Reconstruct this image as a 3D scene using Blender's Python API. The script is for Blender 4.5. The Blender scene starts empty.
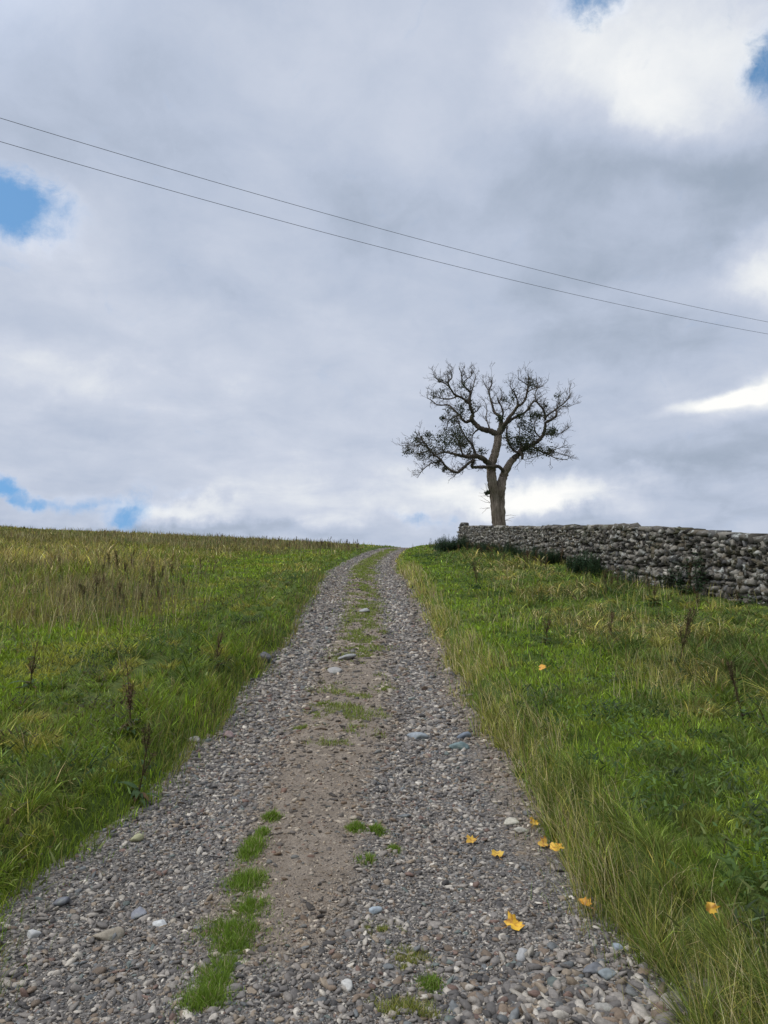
import bpy, bmesh, math, random
import numpy as np
from mathutils import Vector, Matrix

rng = np.random.default_rng(7)
random.seed(7)
scene = bpy.context.scene
COL = scene.collection
PI = math.pi

# ------------------------------------------------------------------ camera
CAM_H = 1.6
PITCH = math.radians(6.02)
F = 740.0
cam_d = bpy.data.cameras.new('camera')
cam = bpy.data.objects.new('camera', cam_d)
COL.objects.link(cam)
cam.location = (0, 0, CAM_H)
cam.rotation_euler = (PI / 2 + PITCH, 0, 0)
cam_d.sensor_fit = 'VERTICAL'
cam_d.sensor_height = 36.0
cam_d.lens = F / 1024 * 36.0
cam_d.clip_start = 0.05
cam_d.clip_end = 5000
scene.camera = cam


def view_dir(px, py):
    cx, cy = (px - 384) / F, (512 - py) / F
    return np.array([cx, math.cos(PITCH) - cy * math.sin(PITCH), math.sin(PITCH) + cy * math.cos(PITCH)])


# ------------------------------------------------------------------ noise
def _hash(ix, iy, seed):
    h = (ix.astype(np.int64) * 374761393 + iy.astype(np.int64) * 668265263 + seed * 1442695041) & 0xFFFFFFFF
    h = ((h ^ (h >> 13)) * 1274126177) & 0xFFFFFFFF
    h = h ^ (h >> 16)
    return (h & 0xFFFFFF) / float(0xFFFFFF)


def vnoise(x, y, seed=0):
    ix, iy = np.floor(x), np.floor(y)
    fx, fy = x - ix, y - iy
    fx = fx * fx * (3 - 2 * fx)
    fy = fy * fy * (3 - 2 * fy)
    a, b = _hash(ix, iy, seed), _hash(ix + 1, iy, seed)
    c, d = _hash(ix, iy + 1, seed), _hash(ix + 1, iy + 1, seed)
    return (a * (1 - fx) + b * fx) * (1 - fy) + (c * (1 - fx) + d * fx) * fy


def fbm(x, y, scale=1.0, seed=0, octs=3):
    x, y = np.asarray(x, float) * scale, np.asarray(y, float) * scale
    s, amp, tot = 0.0, 1.0, 0.0
    for o in range(octs):
        s = s + amp * vnoise(x + 17.3 * o, y - 9.1 * o, seed + o * 31)
        tot += amp
        amp *= 0.5
        x, y = x * 2.03, y * 2.03
    return s / tot


def sstep(a, b, x):
    t = np.clip((np.asarray(x, float) - a) / (b - a), 0, 1)
    return t * t * (3 - 2 * t)


# ------------------------------------------------------------------ terrain
_gy = np.arange(-40, 1200, 0.5)


def _smooth_profile(ks, vs, sig):
    g = np.interp(_gy, ks, vs)
    k = np.exp(-0.5 * (np.arange(-60, 61) * 0.5 / sig) ** 2)
    k /= k.sum()
    gp = np.concatenate([np.full(60, g[0]), g, np.full(60, g[-1])])
    return np.convolve(gp, k, 'valid')


_prof = _smooth_profile(
    [-40, -10, 0, 5, 8.8, 13, 17, 21.8, 25, 36, 48, 60, 69, 75, 85, 110, 160, 300, 1200],
    [-0.8, -0.2, 0, .06, .27, .58, 1.03, 1.62, 2.02, 2.84, 3.68, 4.72, 5.52, 5.85, 6.0, 5.9, 4.0, -2, -45], 1.2)
_cent = _smooth_profile(
    [-40, 0, 3, 8, 13, 17, 21, 25, 31, 36, 42, 48, 54, 60, 66, 75, 90, 200, 1200],
    [-.2, -.3, -.31, -.36, -.40, -.42, -.52, -.68, -.82, -.80, -.72, -.52, -.22, .2, .9, 2.6, 6.5, 40, 60], 1.5)


def prof(y):
    return np.interp(y, _gy, _prof)


def cent(y):
    return np.interp(y, _gy, _cent)


def edge_w(y, side):
    """half width of the track on one side"""
    return 1.38 + 0.16 * (fbm(np.asarray(y) * 1.0, np.zeros_like(y) + side * 7.7, 1.3, 5, 4) - .5) * 2.5


def track_h(x, y):
    x, y = np.asarray(x, float), np.asarray(y, float)
    u = x - cent(y)
    h = prof(y)
    h = h - .045 * np.exp(-((u + .85) / .32) ** 2) - .04 * np.exp(-((u - .62) / .32) ** 2)
    h = h + .03 * (fbm(x, y, 1.6, 3, 3) - .5) + .02 * (fbm(x, y, 7, 4, 2) - .5)
    return h


def ground_h(x, y):
    x, y = np.asarray(x, float), np.asarray(y, float)
    u = x - cent(y)
    au = np.abs(u)
    side = np.where(u > 0, 1.0, -1.0)
    ew = edge_w(y, side)
    bank = sstep(ew - .06, ew + .42, au)
    bankh = np.where(u > 0, .17, .15 + .13 * np.exp(-((y - 11) / 4.5) ** 2))
    h = prof(y) - .07 + bank * (.07 + bankh)
    o = np.clip(au - 1.6, 0, None)
    slope_r = .063 * np.minimum(o, 9) + .01 * np.clip(o - 9, 0, 60)
    slope_l = .042 * np.minimum(o, 7) + .051 * np.clip(o - 7, 0, 45) + .02 * np.clip(o - 52, 0, 200)
    near = sstep(2, 14, y)
    h = h + np.where(u > 0, slope_r * (.4 + .6 * near), slope_l * (.35 + .65 * near))
    k = sstep(.1, 1.2, o)
    h = h + k * (.16 * (fbm(x, y, .55, 11, 3) - .5) + (.06 + .10 * sstep(1.5, 3, o)) * (fbm(x, y, 1.9, 12, 2) - .5))
    h = h + sstep(4, 15, o) * .5 * (fbm(x, y, .09, 14, 2) - .5)
    return h


def surf_h(x, y):
    return np.maximum(track_h(x, y), ground_h(x, y))


def drop(px, py):
    """where the line of sight of a photo pixel meets the modelled ground (measuring aid)"""
    d = view_dir(px, py)
    d = d / d[1]
    t = np.exp(np.linspace(math.log(1.2), math.log(140), 6000))
    z = CAM_H + d[2] * t
    g = surf_h(d[0] * t, t)
    hit = np.nonzero(z <= g)[0]
    i = hit[0] if len(hit) else int(np.argmin(z - g))
    return float(d[0] * t[i]), float(t[i]), float(g[i])


# ------------------------------------------------------------------ mesh helpers
def mesh_np(name, V, faces_list, col=None, smooth=False, mat=None, parent=None, link=True):
    """faces_list: list of int arrays (n,k)"""
    me = bpy.data.meshes.new(name)
    V = np.ascontiguousarray(V, np.float32)
    me.vertices.add(len(V))
    me.vertices.foreach_set('co', V.ravel())
    loops = np.concatenate([f.ravel() for f in faces_list]).astype(np.int32)
    tot = np.concatenate([np.full(len(f), f.shape[1], np.int32) for f in faces_list])
    start = np.concatenate([[0], np.cumsum(tot)[:-1]]).astype(np.int32)
    me.loops.add(len(loops))
    me.loops.foreach_set('vertex_index', loops)
    me.polygons.add(len(tot))
    me.polygons.foreach_set('loop_start', start)
    me.polygons.foreach_set('loop_total', tot)
    if smooth:
        me.polygons.foreach_set('use_smooth', np.ones(len(tot), bool))
    me.update(calc_edges=True)
    if col is not None:
        a = me.color_attributes.new('col', 'FLOAT_COLOR', 'POINT')
        c = np.ones((len(V), 4), np.float32)
        c[:, :3] = np.clip(col, 0, 1)
        a.data.foreach_set('color', c.ravel())
    if mat:
        me.materials.append(mat)
    o = bpy.data.objects.new(name, me)
    if link:
        COL.objects.link(o)
    if parent:
        o.parent = parent
    return o


def tag(o, label=None, cat=None, group=None, kind=None):
    if label:
        o['label'] = label
    if cat:
        o['category'] = cat
    if group:
        o['group'] = group
    if kind:
        o['kind'] = kind
    return o


def empty(name, loc, rz=0.0):
    o = bpy.data.objects.new(name, None)
    o.location = loc
    o.rotation_euler = (0, 0, rz)
    o.empty_display_size = .2
    COL.objects.link(o)
    return o


# ------------------------------------------------------------------ materials
def new_mat(name):
    m = bpy.data.materials.new(name)
    m.use_nodes = True
    nt = m.node_tree
    nt.nodes.clear()
    return m, nt, nt.nodes, nt.links


def N(nodes, t, **kw):
    n = nodes.new(t)
    for k, v in kw.items():
        if k in n.inputs.keys():
            n.inputs[k].default_value = v
        else:
            setattr(n, k, v)
    return n


def mixc(nodes, links, fac, a, b, mode='MIX'):
    n = nodes.new('ShaderNodeMix')
    n.data_type = 'RGBA'
    n.blend_type = mode
    for idx, v in ((0, fac), (6, a), (7, b)):
        if hasattr(v, 'is_linked') or hasattr(v, 'links'):
            links.new(v, n.inputs[idx])
        elif idx == 0:
            n.inputs[0].default_value = v
        else:
            n.inputs[idx].default_value = (*v, 1) if len(v) == 3 else v
    return n.outputs[2]


def ramp(nodes, links, src, stops):
    r = nodes.new('ShaderNodeValToRGB')
    el = r.color_ramp.elements
    while len(el) < len(stops):
        el.new(.5)
    for e, (p, c) in zip(el, stops):
        e.position = p
        e.color = (*c, 1) if len(c) == 3 else c
    links.new(src, r.inputs[0])
    return r.outputs[0]


def mat_grass(name, trans=.35, rough=.55):
    m, nt, nd, lk = new_mat(name)
    at = N(nd, 'ShaderNodeAttribute', attribute_name='col')
    p = N(nd, 'ShaderNodeBsdfPrincipled', Roughness=rough)
    p.inputs['Specular IOR Level'].default_value = .12
    lk.new(at.outputs[0], p.inputs['Base Color'])
    t = N(nd, 'ShaderNodeBsdfTranslucent')
    br = N(nd, 'ShaderNodeHueSaturation', Saturation=1.1, Value=1.25)
    lk.new(at.outputs[0], br.inputs['Color'])
    lk.new(br.outputs[0], t.inputs[0])
    mx = N(nd, 'ShaderNodeMixShader')
    mx.inputs[0].default_value = trans
    lk.new(p.outputs[0], mx.inputs[1])
    lk.new(t.outputs[0], mx.inputs[2])
    out = N(nd, 'ShaderNodeOutputMaterial')
    lk.new(mx.outputs[0], out.inputs[0])
    return m


def mat_stone(name, scale=70., lichen=0.0, bump=.35, spec=.35, rough=.75):
    m, nt, nd, lk = new_mat(name)
    at = N(nd, 'ShaderNodeAttribute', attribute_name='col')
    tc = N(nd, 'ShaderNodeTexCoord')
    n1 = N(nd, 'ShaderNodeTexNoise', Scale=scale, Detail=6.0, Roughness=.65)
    lk.new(tc.outputs['Object'], n1.inputs['Vector'])
    f = ramp(nd, lk, n1.outputs[0], [(.25, (.62, .62, .62)), (.5, (1, 1, 1)), (.75, (1.35, 1.33, 1.3))])
    c = mixc(nd, lk, 1.0, at.outputs[0], f, 'MULTIPLY')
    if lichen > 0:
        n2 = N(nd, 'ShaderNodeTexNoise', Scale=scale * .35, Detail=5.0, Roughness=.7)
        lk.new(tc.outputs['Object'], n2.inputs['Vector'])
        lf = ramp(nd, lk, n2.outputs[0], [(.56, (0, 0, 0)), (.64, (lichen,) * 3)])
        c = mixc(nd, lk, lf, c, (.42, .42, .37))
        n3 = N(nd, 'ShaderNodeTexNoise', Scale=scale * .12, Detail=6.0, Roughness=.7)
        lk.new(tc.outputs['Object'], n3.inputs['Vector'])
        mf = ramp(nd, lk, n3.outputs[0], [(.55, (0, 0, 0)), (.68, (.55,) * 3)])
        c = mixc(nd, lk, mf, c, (.075, .085, .035))
    p = N(nd, 'ShaderNodeBsdfPrincipled', Roughness=rough)
    p.inputs['Specular IOR Level'].default_value = spec
    lk.new(c, p.inputs['Base Color'])
    b = N(nd, 'ShaderNodeBump', Strength=bump, Distance=.01)
    lk.new(n1.outputs[0], b.inputs['Height'])
    lk.new(b.outputs[0], p.inputs['Normal'])
    out = N(nd, 'ShaderNodeOutputMaterial')
    lk.new(p.outputs[0], out.inputs[0])
    return m


def mat_track():
    m, nt, nd, lk = new_mat('gravel_and_soil')
    at = N(nd, 'ShaderNodeAttribute', attribute_name='col')     # r = soil share, g = damp
    sep = N(nd, 'ShaderNodeSeparateColor')
    lk.new(at.outputs[0], sep.inputs[0])
    tc = N(nd, 'ShaderNodeTexCoord')
    vo = N(nd, 'ShaderNodeTexVoronoi', Scale=75.0)
    lk.new(tc.outputs['Object'], vo.inputs['Vector'])
    vs = N(nd, 'ShaderNodeSeparateColor')
    lk.new(vo.outputs['Color'], vs.inputs[0])
    grit = ramp(nd, lk, vs.outputs[0], [(0, (.06, .054, .047)), (.35, (.115, .102, .088)), (.6, (.165, .148, .126)),
                                        (.85, (.22, .195, .16)), (1, (.36, .345, .31))])
    n1 = N(nd, 'ShaderNodeTexNoise', Scale=9.0, Detail=8.0, Roughness=.7)
    lk.new(tc.outputs['Object'], n1.inputs['Vector'])
    soil = ramp(nd, lk, n1.outputs[0], [(.3, (.155, .119, .082)), (.5, (.245, .195, .142)), (.72, (.33, .27, .203))])
    n2 = N(nd, 'ShaderNodeTexNoise', Scale=160.0, Detail=3.0, Roughness=.7)
    lk.new(tc.outputs['Object'], n2.inputs['Vector'])
    g2 = ramp(nd, lk, n2.outputs[0], [(.3, (.6, .6, .6)), (.7, (1.3, 1.3, 1.3))])
    soil = mixc(nd, lk, 1.0, soil, g2, 'MULTIPLY')
    mth = N(nd, 'ShaderNodeMath', operation='MULTIPLY_ADD')
    lk.new(n1.outputs[0], mth.inputs[0])
    mth.inputs[1].default_value = .9
    lk.new(sep.outputs[0], mth.inputs[2])
    fac = ramp(nd, lk, mth.outputs[0], [(.62, (0, 0, 0)), (1.0, (1, 1, 1))])
    c = mixc(nd, lk, fac, grit, soil)
    p = N(nd, 'ShaderNodeBsdfPrincipled', Roughness=.85)
    p.inputs['Specular IOR Level'].default_value = .25
    lk.new(c, p.inputs['Base Color'])
    hm = N(nd, 'ShaderNodeMath', operation='SUBTRACT')
    lk.new(n2.outputs[0], hm.inputs[0])
    lk.new(vo.outputs['Distance'], hm.inputs[1])
    b = N(nd, 'ShaderNodeBump', Strength=.9, Distance=.012)
    lk.new(hm.outputs[0], b.inputs['Height'])
    lk.new(b.outputs[0], p.inputs['Normal'])
    out = N(nd, 'ShaderNodeOutputMaterial')
    lk.new(p.outputs[0], out.inputs[0])
    return m


def mat_ground():
    m, nt, nd, lk = new_mat('pasture_soil')
    tc = N(nd, 'ShaderNodeTexCoord')
    n1 = N(nd, 'ShaderNodeTexNoise', Scale=.35, Detail=9.0, Roughness=.65)
    n2 = N(nd, 'ShaderNodeTexNoise', Scale=14.0, Detail=6.0, Roughness=.7)
    for n in (n1, n2):
        lk.new(tc.outputs['Object'], n.inputs['Vector'])
    c = ramp(nd, lk, n1.outputs[0], [(.3, (.06, .085, .02)), (.5, (.085, .12, .028)), (.7, (.14, .15, .045))])
    d = ramp(nd, lk, n2.outputs[0], [(.3, (.55, .55, .5)), (.7, (1.3, 1.3, 1.2))])
    c = mixc(nd, lk, 1.0, c, d, 'MULTIPLY')
    p = N(nd, 'ShaderNodeBsdfPrincipled', Roughness=.95)
    p.inputs['Specular IOR Level'].default_value = .1
    lk.new(c, p.inputs['Base Color'])
    b = N(nd, 'ShaderNodeBump', Strength=1.0, Distance=.05)
    lk.new(n2.outputs[0], b.inputs['Height'])
    lk.new(b.outputs[0], p.inputs['Normal'])
    out = N(nd, 'ShaderNodeOutputMaterial')
    lk.new(p.outputs[0], out.inputs[0])
    return m


def mat_bark(name, k):
    m, nt, nd, lk = new_mat(name)
    tc = N(nd, 'ShaderNodeTexCoord')
    mp = N(nd, 'ShaderNodeMapping')
    mp.inputs['Scale'].default_value = (3.2, 3.2, .55)
    lk.new(tc.outputs['Object'], mp.inputs[0])
    n1 = N(nd, 'ShaderNodeTexNoise', Scale=2.2, Detail=8.0, Roughness=.7)
    lk.new(mp.outputs[0], n1.inputs['Vector'])
    n2 = N(nd, 'ShaderNodeTexNoise', Scale=.9, Detail=4.0, Roughness=.6)
    lk.new(tc.outputs['Object'], n2.inputs['Vector'])
    c = ramp(nd, lk, n1.outputs[0], [(.3, (.045 * k, .034 * k, .025 * k)), (.5, (.14 * k, .108 * k, .078 * k)), (.72, (.27 * k, .215 * k, .16 * k))])
    mf = ramp(nd, lk, n2.outputs[0], [(.5, (0, 0, 0)), (.7, (.6,) * 3)])
    c = mixc(nd, lk, mf, c, (.055, .06, .03))
    p = N(nd, 'ShaderNodeBsdfPrincipled', Roughness=.9)
    p.inputs['Specular IOR Level'].default_value = .2
    lk.new(c, p.inputs['Base Color'])
    b = N(nd, 'ShaderNodeBump', Strength=.9, Distance=.08)
    lk.new(n1.outputs[0], b.inputs['Height'])
    lk.new(b.outputs[0], p.inputs['Normal'])
    out = N(nd, 'ShaderNodeOutputMaterial')
    lk.new(p.outputs[0], out.inputs[0])
    return m


def mat_plain(name, c, rough=.6, metal=0., spec=.3, nscale=0, namp=.3):
    m, nt, nd, lk = new_mat(name)
    p = N(nd, 'ShaderNodeBsdfPrincipled', Roughness=rough, Metallic=metal)
    p.inputs['Base Color'].default_value = (*c, 1)
    p.inputs['Specular IOR Level'].default_value = spec
    if nscale:
        tc = N(nd, 'ShaderNodeTexCoord')
        n1 = N(nd, 'ShaderNodeTexNoise', Scale=nscale, Detail=5.0)
        lk.new(tc.outputs['Object'], n1.inputs['Vector'])
        f = ramp(nd, lk, n1.outputs[0], [(.3, (1 - namp,) * 3), (.7, (1 + namp,) * 3)])
        lk.new(mixc(nd, lk, 1.0, c, f, 'MULTIPLY'), p.inputs['Base Color'])
    out = N(nd, 'ShaderNodeOutputMaterial')
    lk.new(p.outputs[0], out.inputs[0])
    return m


M_GRASS = mat_grass('grass_blades')
M_WEED = mat_grass('weed_leaves', .2, .6)
M_TREELEAF = mat_grass('tree_leaves', .25, .5)
M_GRAVEL = mat_stone('gravel_stone', 75., 0, .35, .35, .7)
M_ROCK = mat_stone('loose_rock', 45., .25, .4, .4, .65)
M_WALL = mat_stone('wall_stone', 16., .75, .6, .25, .9)
M_TRACK = mat_track()
M_GROUND = mat_ground()
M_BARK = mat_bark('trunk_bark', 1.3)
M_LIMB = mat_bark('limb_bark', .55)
M_WIRE = mat_plain('wire_metal', (.06, .06, .065), .5, 0, .4, 30, .2)
M_CORE = mat_plain('wall_fill', (.06, .055, .047), 1, 0, .05, 6, .4)
M_SEED = mat_grass('seed_heads', .05, .9)


# ------------------------------------------------------------------ ground + track sheets
def grid(name, xs, ys, hf, mat, colf=None):
    X, Y = np.meshgrid(xs, ys)
    X = X + (cent(Y) if name == 'gravel_track' else 0)
    Z = hf(X, Y)
    V = np.stack([X, Y, Z], -1).reshape(-1, 3)
    nx, ny = len(xs), len(ys)
    i = np.arange(nx * ny).reshape(ny, nx)
    f = np.stack([i[:-1, :-1], i[:-1, 1:], i[1:, 1:], i[1:, :-1]], -1).reshape(-1, 4)
    return mesh_np(name, V, [f], colf(V) if colf else None, True, mat)


s = np.linspace(-1, 1, 241)
xs = np.sinh(s * 6.2) / math.sinh(6.2) * 700
ys = np.unique(np.concatenate([np.linspace(-25, 0, 30), np.linspace(0, 14, 150), np.linspace(14, 80, 200),
                               np.linspace(80, 160, 40), np.geomspace(160, 1100, 40)]))
fine = np.linspace(-2.6, 2.6, 75)
xs = np.unique(np.round(np.concatenate([xs[np.abs(xs) > 2.6], fine]), 4))
tag(grid('pasture_ground', xs, ys, ground_h, M_GROUND), 'grassy hillside rising to the skyline', kind='structure')


def soil_share(u, y, x):
    n = fbm(x, y, 1.3, 41, 3) - .5
    c = np.exp(-((u - (-.20 + .14 * sstep(5, 9, y))) / (.36 + .24 * sstep(5, 8, y) - .12 * sstep(11, 16, y))) ** 4)
    c = c * sstep(2.9, 3.9, y)
    edge = sstep(.95, 1.2, u) * sstep(3.6, 5, y)
    ml = np.clip(c + edge * .6, 0, 1)
    far = .35 * sstep(16, 22, y) * np.exp(-((u + .95) / .35) ** 2) * (1 - sstep(30, 36, y))
    return np.clip(ml * 1.1 + far + n * .8, 0, 1)


def track_col(V):
    u = V[:, 0] - cent(V[:, 1])
    c = np.zeros((len(V), 3))
    c[:, 0] = soil_share(u, V[:, 1], V[:, 0]) * .85
    return c


tys = np.unique(np.concatenate([np.linspace(-6, 1.5, 40), np.linspace(1.5, 12, 260), np.linspace(12, 90, 320)]))
tag(grid('gravel_track', np.linspace(-1.85, 1.85, 95), tys, track_h, M_TRACK, track_col),
    'stony farm track climbing the hill', kind='structure')


# ------------------------------------------------------------------ stones
def ico(sub):
    bm = bmesh.new()
    bmesh.ops.create_icosphere(bm, subdivisions=sub, radius=1)
    v = np.array([x.co[:] for x in bm.verts])
    f = np.array([[q.index for q in p.verts] for p in bm.faces])
    bm.free()
    return v, f


ICO = {k: ico(k) for k in (1, 2, 3)}


def stone_shape(sub, n_planes, r, soft=.0):
    v, f = ICO[sub]
    nrm = r.normal(size=(n_planes, 3))
    nrm /= np.linalg.norm(nrm, axis=1)[:, None]
    dk = r.uniform(.42, .74, n_planes)
    c = v @ nrm.T
    t = np.where(c > .05, dk / np.maximum(c, .05), 9)
    rad = np.minimum(t.min(1), 1.0)
    rad = rad * (1 - soft) + soft * .85
    return v * rad[:, None]


def rot_mats(n, r, tilt):
    a = r.uniform(0, 2 * PI, n)
    tx, ty = r.normal(0, tilt, n), r.normal(0, tilt, n)
    ca, sa = np.cos(a), np.sin(a)
    Z = np.zeros((n, 3, 3))
    Z[:, 0, 0], Z[:, 0, 1], Z[:, 1, 0], Z[:, 1, 1], Z[:, 2, 2] = ca, -sa, sa, ca, 1
    X = np.zeros((n, 3, 3))
    X[:, 0, 0] = 1
    X[:, 1, 1], X[:, 1, 2], X[:, 2, 1], X[:, 2, 2] = np.cos(tx), -np.sin(tx), np.sin(tx), np.cos(tx)
    Yr = np.zeros((n, 3, 3))
    Yr[:, 1, 1] = 1
    Yr[:, 0, 0], Yr[:, 0, 2], Yr[:, 2, 0], Yr[:, 2, 2] = np.cos(ty), np.sin(ty), -np.sin(ty), np.cos(ty)
    return np.einsum('nij,njk,nkl->nil', X, Yr, Z)


PAL = np.array([(.165, .16, .155), (.235, .225, .21), (.105, .102, .10), (.32, .31, .285), (.065, .064, .064), (.215, .185, .145),
                (.16, .128, .098), (.37, .36, .325), (.125, .14, .15), (.15, .105, .088), (.50, .49, .45), (.12, .15, .145)])
PAL_P = np.array([.19, .17, .14, .11, .09, .08, .06, .05, .05, .025, .02, .015])
PAL_P = PAL_P / PAL_P.sum()


def scatter_stones(pos, size, sub, r, tilt=.35, nvar=14, warm=0.0):
    n = len(pos)
    v0, f0 = ICO[sub]
    shapes = np.stack([stone_shape(sub, 10, r, .0) * 1.28 for _ in range(nvar)])
    k = r.integers(0, nvar, n)
    sc = np.stack([size * r.uniform(.85, 1.65, n), size * r.uniform(.55, 1.0, n), size * r.uniform(.28, .62, n)], 1)
    P = shapes[k] * sc[:, None, :]
    P = np.einsum('nij,nvj->nvi', rot_mats(n, r, tilt), P)
    P = P + pos[:, None, :]
    c = PAL[r.choice(len(PAL), n, p=PAL_P)] * r.uniform(.8, 1.3, (n, 1)) * np.array([.93, .865, .785])
    if np.ndim(warm) or warm:
        w = np.asarray(warm).reshape(-1, 1) * np.ones((n, 1))
        c = c * (1 - w) + w * (c * np.array([.99, .87, .72]) * 1.0)
    C = np.repeat(c[:, None, :], len(v0), 1)
    Fc = f0[None] + (np.arange(n) * len(v0))[:, None, None]
    return P.reshape(-1, 3), Fc.reshape(-1, 3), C.reshape(-1, 3)


def gravel_mask(u, y, x):
    rl = np.exp(-((u + .95) / (.40 + .25 * sstep(5, 3.5, y))) ** 4)
    rr = np.exp(-((u - .60 - .22 * sstep(5, 9, y)) / (.38 + .42 * sstep(4.8, 3.2, y))) ** 4)
    base = .07 + .93 * np.maximum(rl, rr)
    base = np.maximum(base, sstep(3.9, 3.0, y) * .85)
    base = np.maximum(base, .35 * sstep(.95, 1.15, u)) * (1 - .35 * sstep(1.0, 1.2, u) * sstep(3.8, 4.6, y))
    return np.clip(base * (.65 + .7 * fbm(x, y, 1.7, 61, 3)), .08, 1)


Vs, Fs, Cs, off = [], [], [], 0
r = np.random.default_rng(21)


def add_layer(n, y0, y1, s0, growth, sig, sub, mask_pow=1.0, umin=-1.75, umax=1.75, warm0=.2):
    global off
    y = np.exp(r.uniform(math.log(y0), math.log(y1), n))
    u = r.uniform(umin, umax, n)
    x = u + cent(y)
    keep = r.uniform(size=n) < gravel_mask(u, y, x) ** mask_pow
    y, u, x = y[keep], u[keep], x[keep]
    s_ = s0 * np.maximum(1, y / 4.0) ** growth * np.exp(r.normal(0, sig, len(y)))
    corner = sstep(.35, 1.0, u) * sstep(3.6, 2.9, y)
    s_ = s_ * (1 + 1.1 * corner)
    s_ = np.minimum(s_, .025 + .015 * corner + .006 * np.clip(y - 5, 0, 6))
    z = track_h(x, y) + s_ * r.uniform(-.22, .22, len(y))
    g = ground_h(x, y)
    ok = z > g - .03
    ok &= np.abs(u) < edge_w(y, np.sign(u)) + .18 * r.normal(size=len(u)) * .6 + .12
    P, Fc, C = scatter_stones(np.stack([x, y, z], 1)[ok], s_[ok], sub, r,
                              warm=np.clip(soil_share(u, y, x)[ok] * .6 + warm0, 0, 1))
    Vs.append(P)
    Fs.append(Fc + off)
    Cs.append(C)
    off += len(P)


add_layer(30000, 1.7, 5.2, .0100, 0, .48, 2)
add_layer(85000, 1.7, 6.5, .0056, 0, .42, 1, .65)
add_layer(130000, 4.8, 26, .0094, .50, .62, 1, .8)
add_layer(26000, 2.4, 12, .0052, .35, .5, 1, .10, -.9, 1.5, .45)
add_layer(36000, 20, 80, .0120, .50, .42, 1, .7)
tag(mesh_np('gravel', np.concatenate(Vs), [np.concatenate(Fs)], np.concatenate(Cs), False, M_GRAVEL),
    'loose grey and tan gravel covering the track', 'gravel', kind='stuff')

# notable single stones --------------------------------------------------
ROCKS = [  # px, py, width px, (r,g,b), flatness, label
    (459, 749, 16, (.13, .175, .165), .55, 'smooth blue-green stone lying in the right wheel rut'),
    (418, 738, 17, (.23, .25, .255), .42, 'flat pale blue-grey stone in the middle of the right rut'),
    (465, 738, 15, (.13, .15, .17), .5, 'slate-dark stone tucked just behind the blue-green stone'),
    (264, 663, 16, (.095, .09, .09), .8, 'dark upright boulder against the grassy left bank'),
    (193, 742, 15, (.30, .28, .25), .5, 'pale buff stone half sunk in the left grass edge'),
    (229, 737, 11, (.22, .15, .13), .6, 'reddish stone at the left edge of the track'),
    (160, 925, 12, (.52, .51, .475), .55, 'bright white angular stone in the left wheel rut'),
    (108, 938, 20, (.25, .21, .15), .5, 'brown flat stone in the gravel of the left rut'),
    (136, 841, 11, (.33, .31, .17), .7, 'yellow-stained stone in the upper left gravel'),
    (62, 903, 16, (.13, .13, .14), .45, 'dark flat stone near the short grass on the left'),
    (138, 916, 17, (.19, .19, .20), .5, 'mid grey slab stone just left of the white angular stone'),
    (619, 951, 11, (.25, .28, .30), .6, 'pale blue rounded stone at the foot of the tall grass'),
    (347, 988, 11, (.43, .41, .36), .7, 'round cream pebble on the centre of the track'),
    (374, 912, 11, (.32, .36, .375), .6, 'light blue pebble beside a mossy patch on the track'),
    (593, 973, 16, (.14, .14, .142), .6, 'large round dark grey cobble in the lower right corner of the track'),
    (602, 1011, 15, (.28, .26, .22), .55, 'large tan cobble below the dark grey cobble'),
    (524, 958, 13, (.31, .30, .275), .6, 'whitish cobble among the gravel below the yellow leaf on the track'),
    (607, 977, 13, (.20, .22, .215), .6, 'greenish grey cobble touching the large dark cobble'),
    (510, 824, 14, (.42, .38, .29), .45, 'flat cream stone between the two upper yellow leaves'),
    (521, 832, 12, (.38, .35, .28), .5, 'tan stone just below the flat cream stone'),
    (345, 659, 17, (.26, .25, .23), .35, 'flat grey slab on the grassy centre strip of the track'),
    (334, 672, 15, (.28, .26, .23), .35, 'thin tan slab just in front of the flat grey slab'),
    (366, 612, 11, (.30, .29, .27), .4, 'small pale slab high on the centre strip'),
    (33, 937, 12, (.40, .39, .36), .7, 'whitish stone at the foot of the left verge'),
    (404, 818, 12, (.12, .125, .12), .5, 'dark flat stone at the centre of the track below the bare soil'),
]
for px, py, w, c, fl, lab in ROCKS:
    x, y, z = drop(px, py)
    S = w / F * math.hypot(y, CAM_H) / 2 * 1.1
    v = 1.2 * stone_shape(3, 9, r, .10) * np.array([S * 1.05, S * .85, S * fl])
    v += .06 * S * r.normal(size=v.shape) * .35
    cc = np.repeat(np.array([c]), len(v), 0)
    o = mesh_np('stone', v, [ICO[3][1]], cc, True, M_ROCK)
    o.location = (x, y, z + S * fl * .35)
    o.rotation_euler = (r.normal(0, .12), r.normal(0, .12), r.uniform(0, 6.28) if fl > .6 else r.uniform(-.5, .5))
    tag(o, lab, 'stone')


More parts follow.
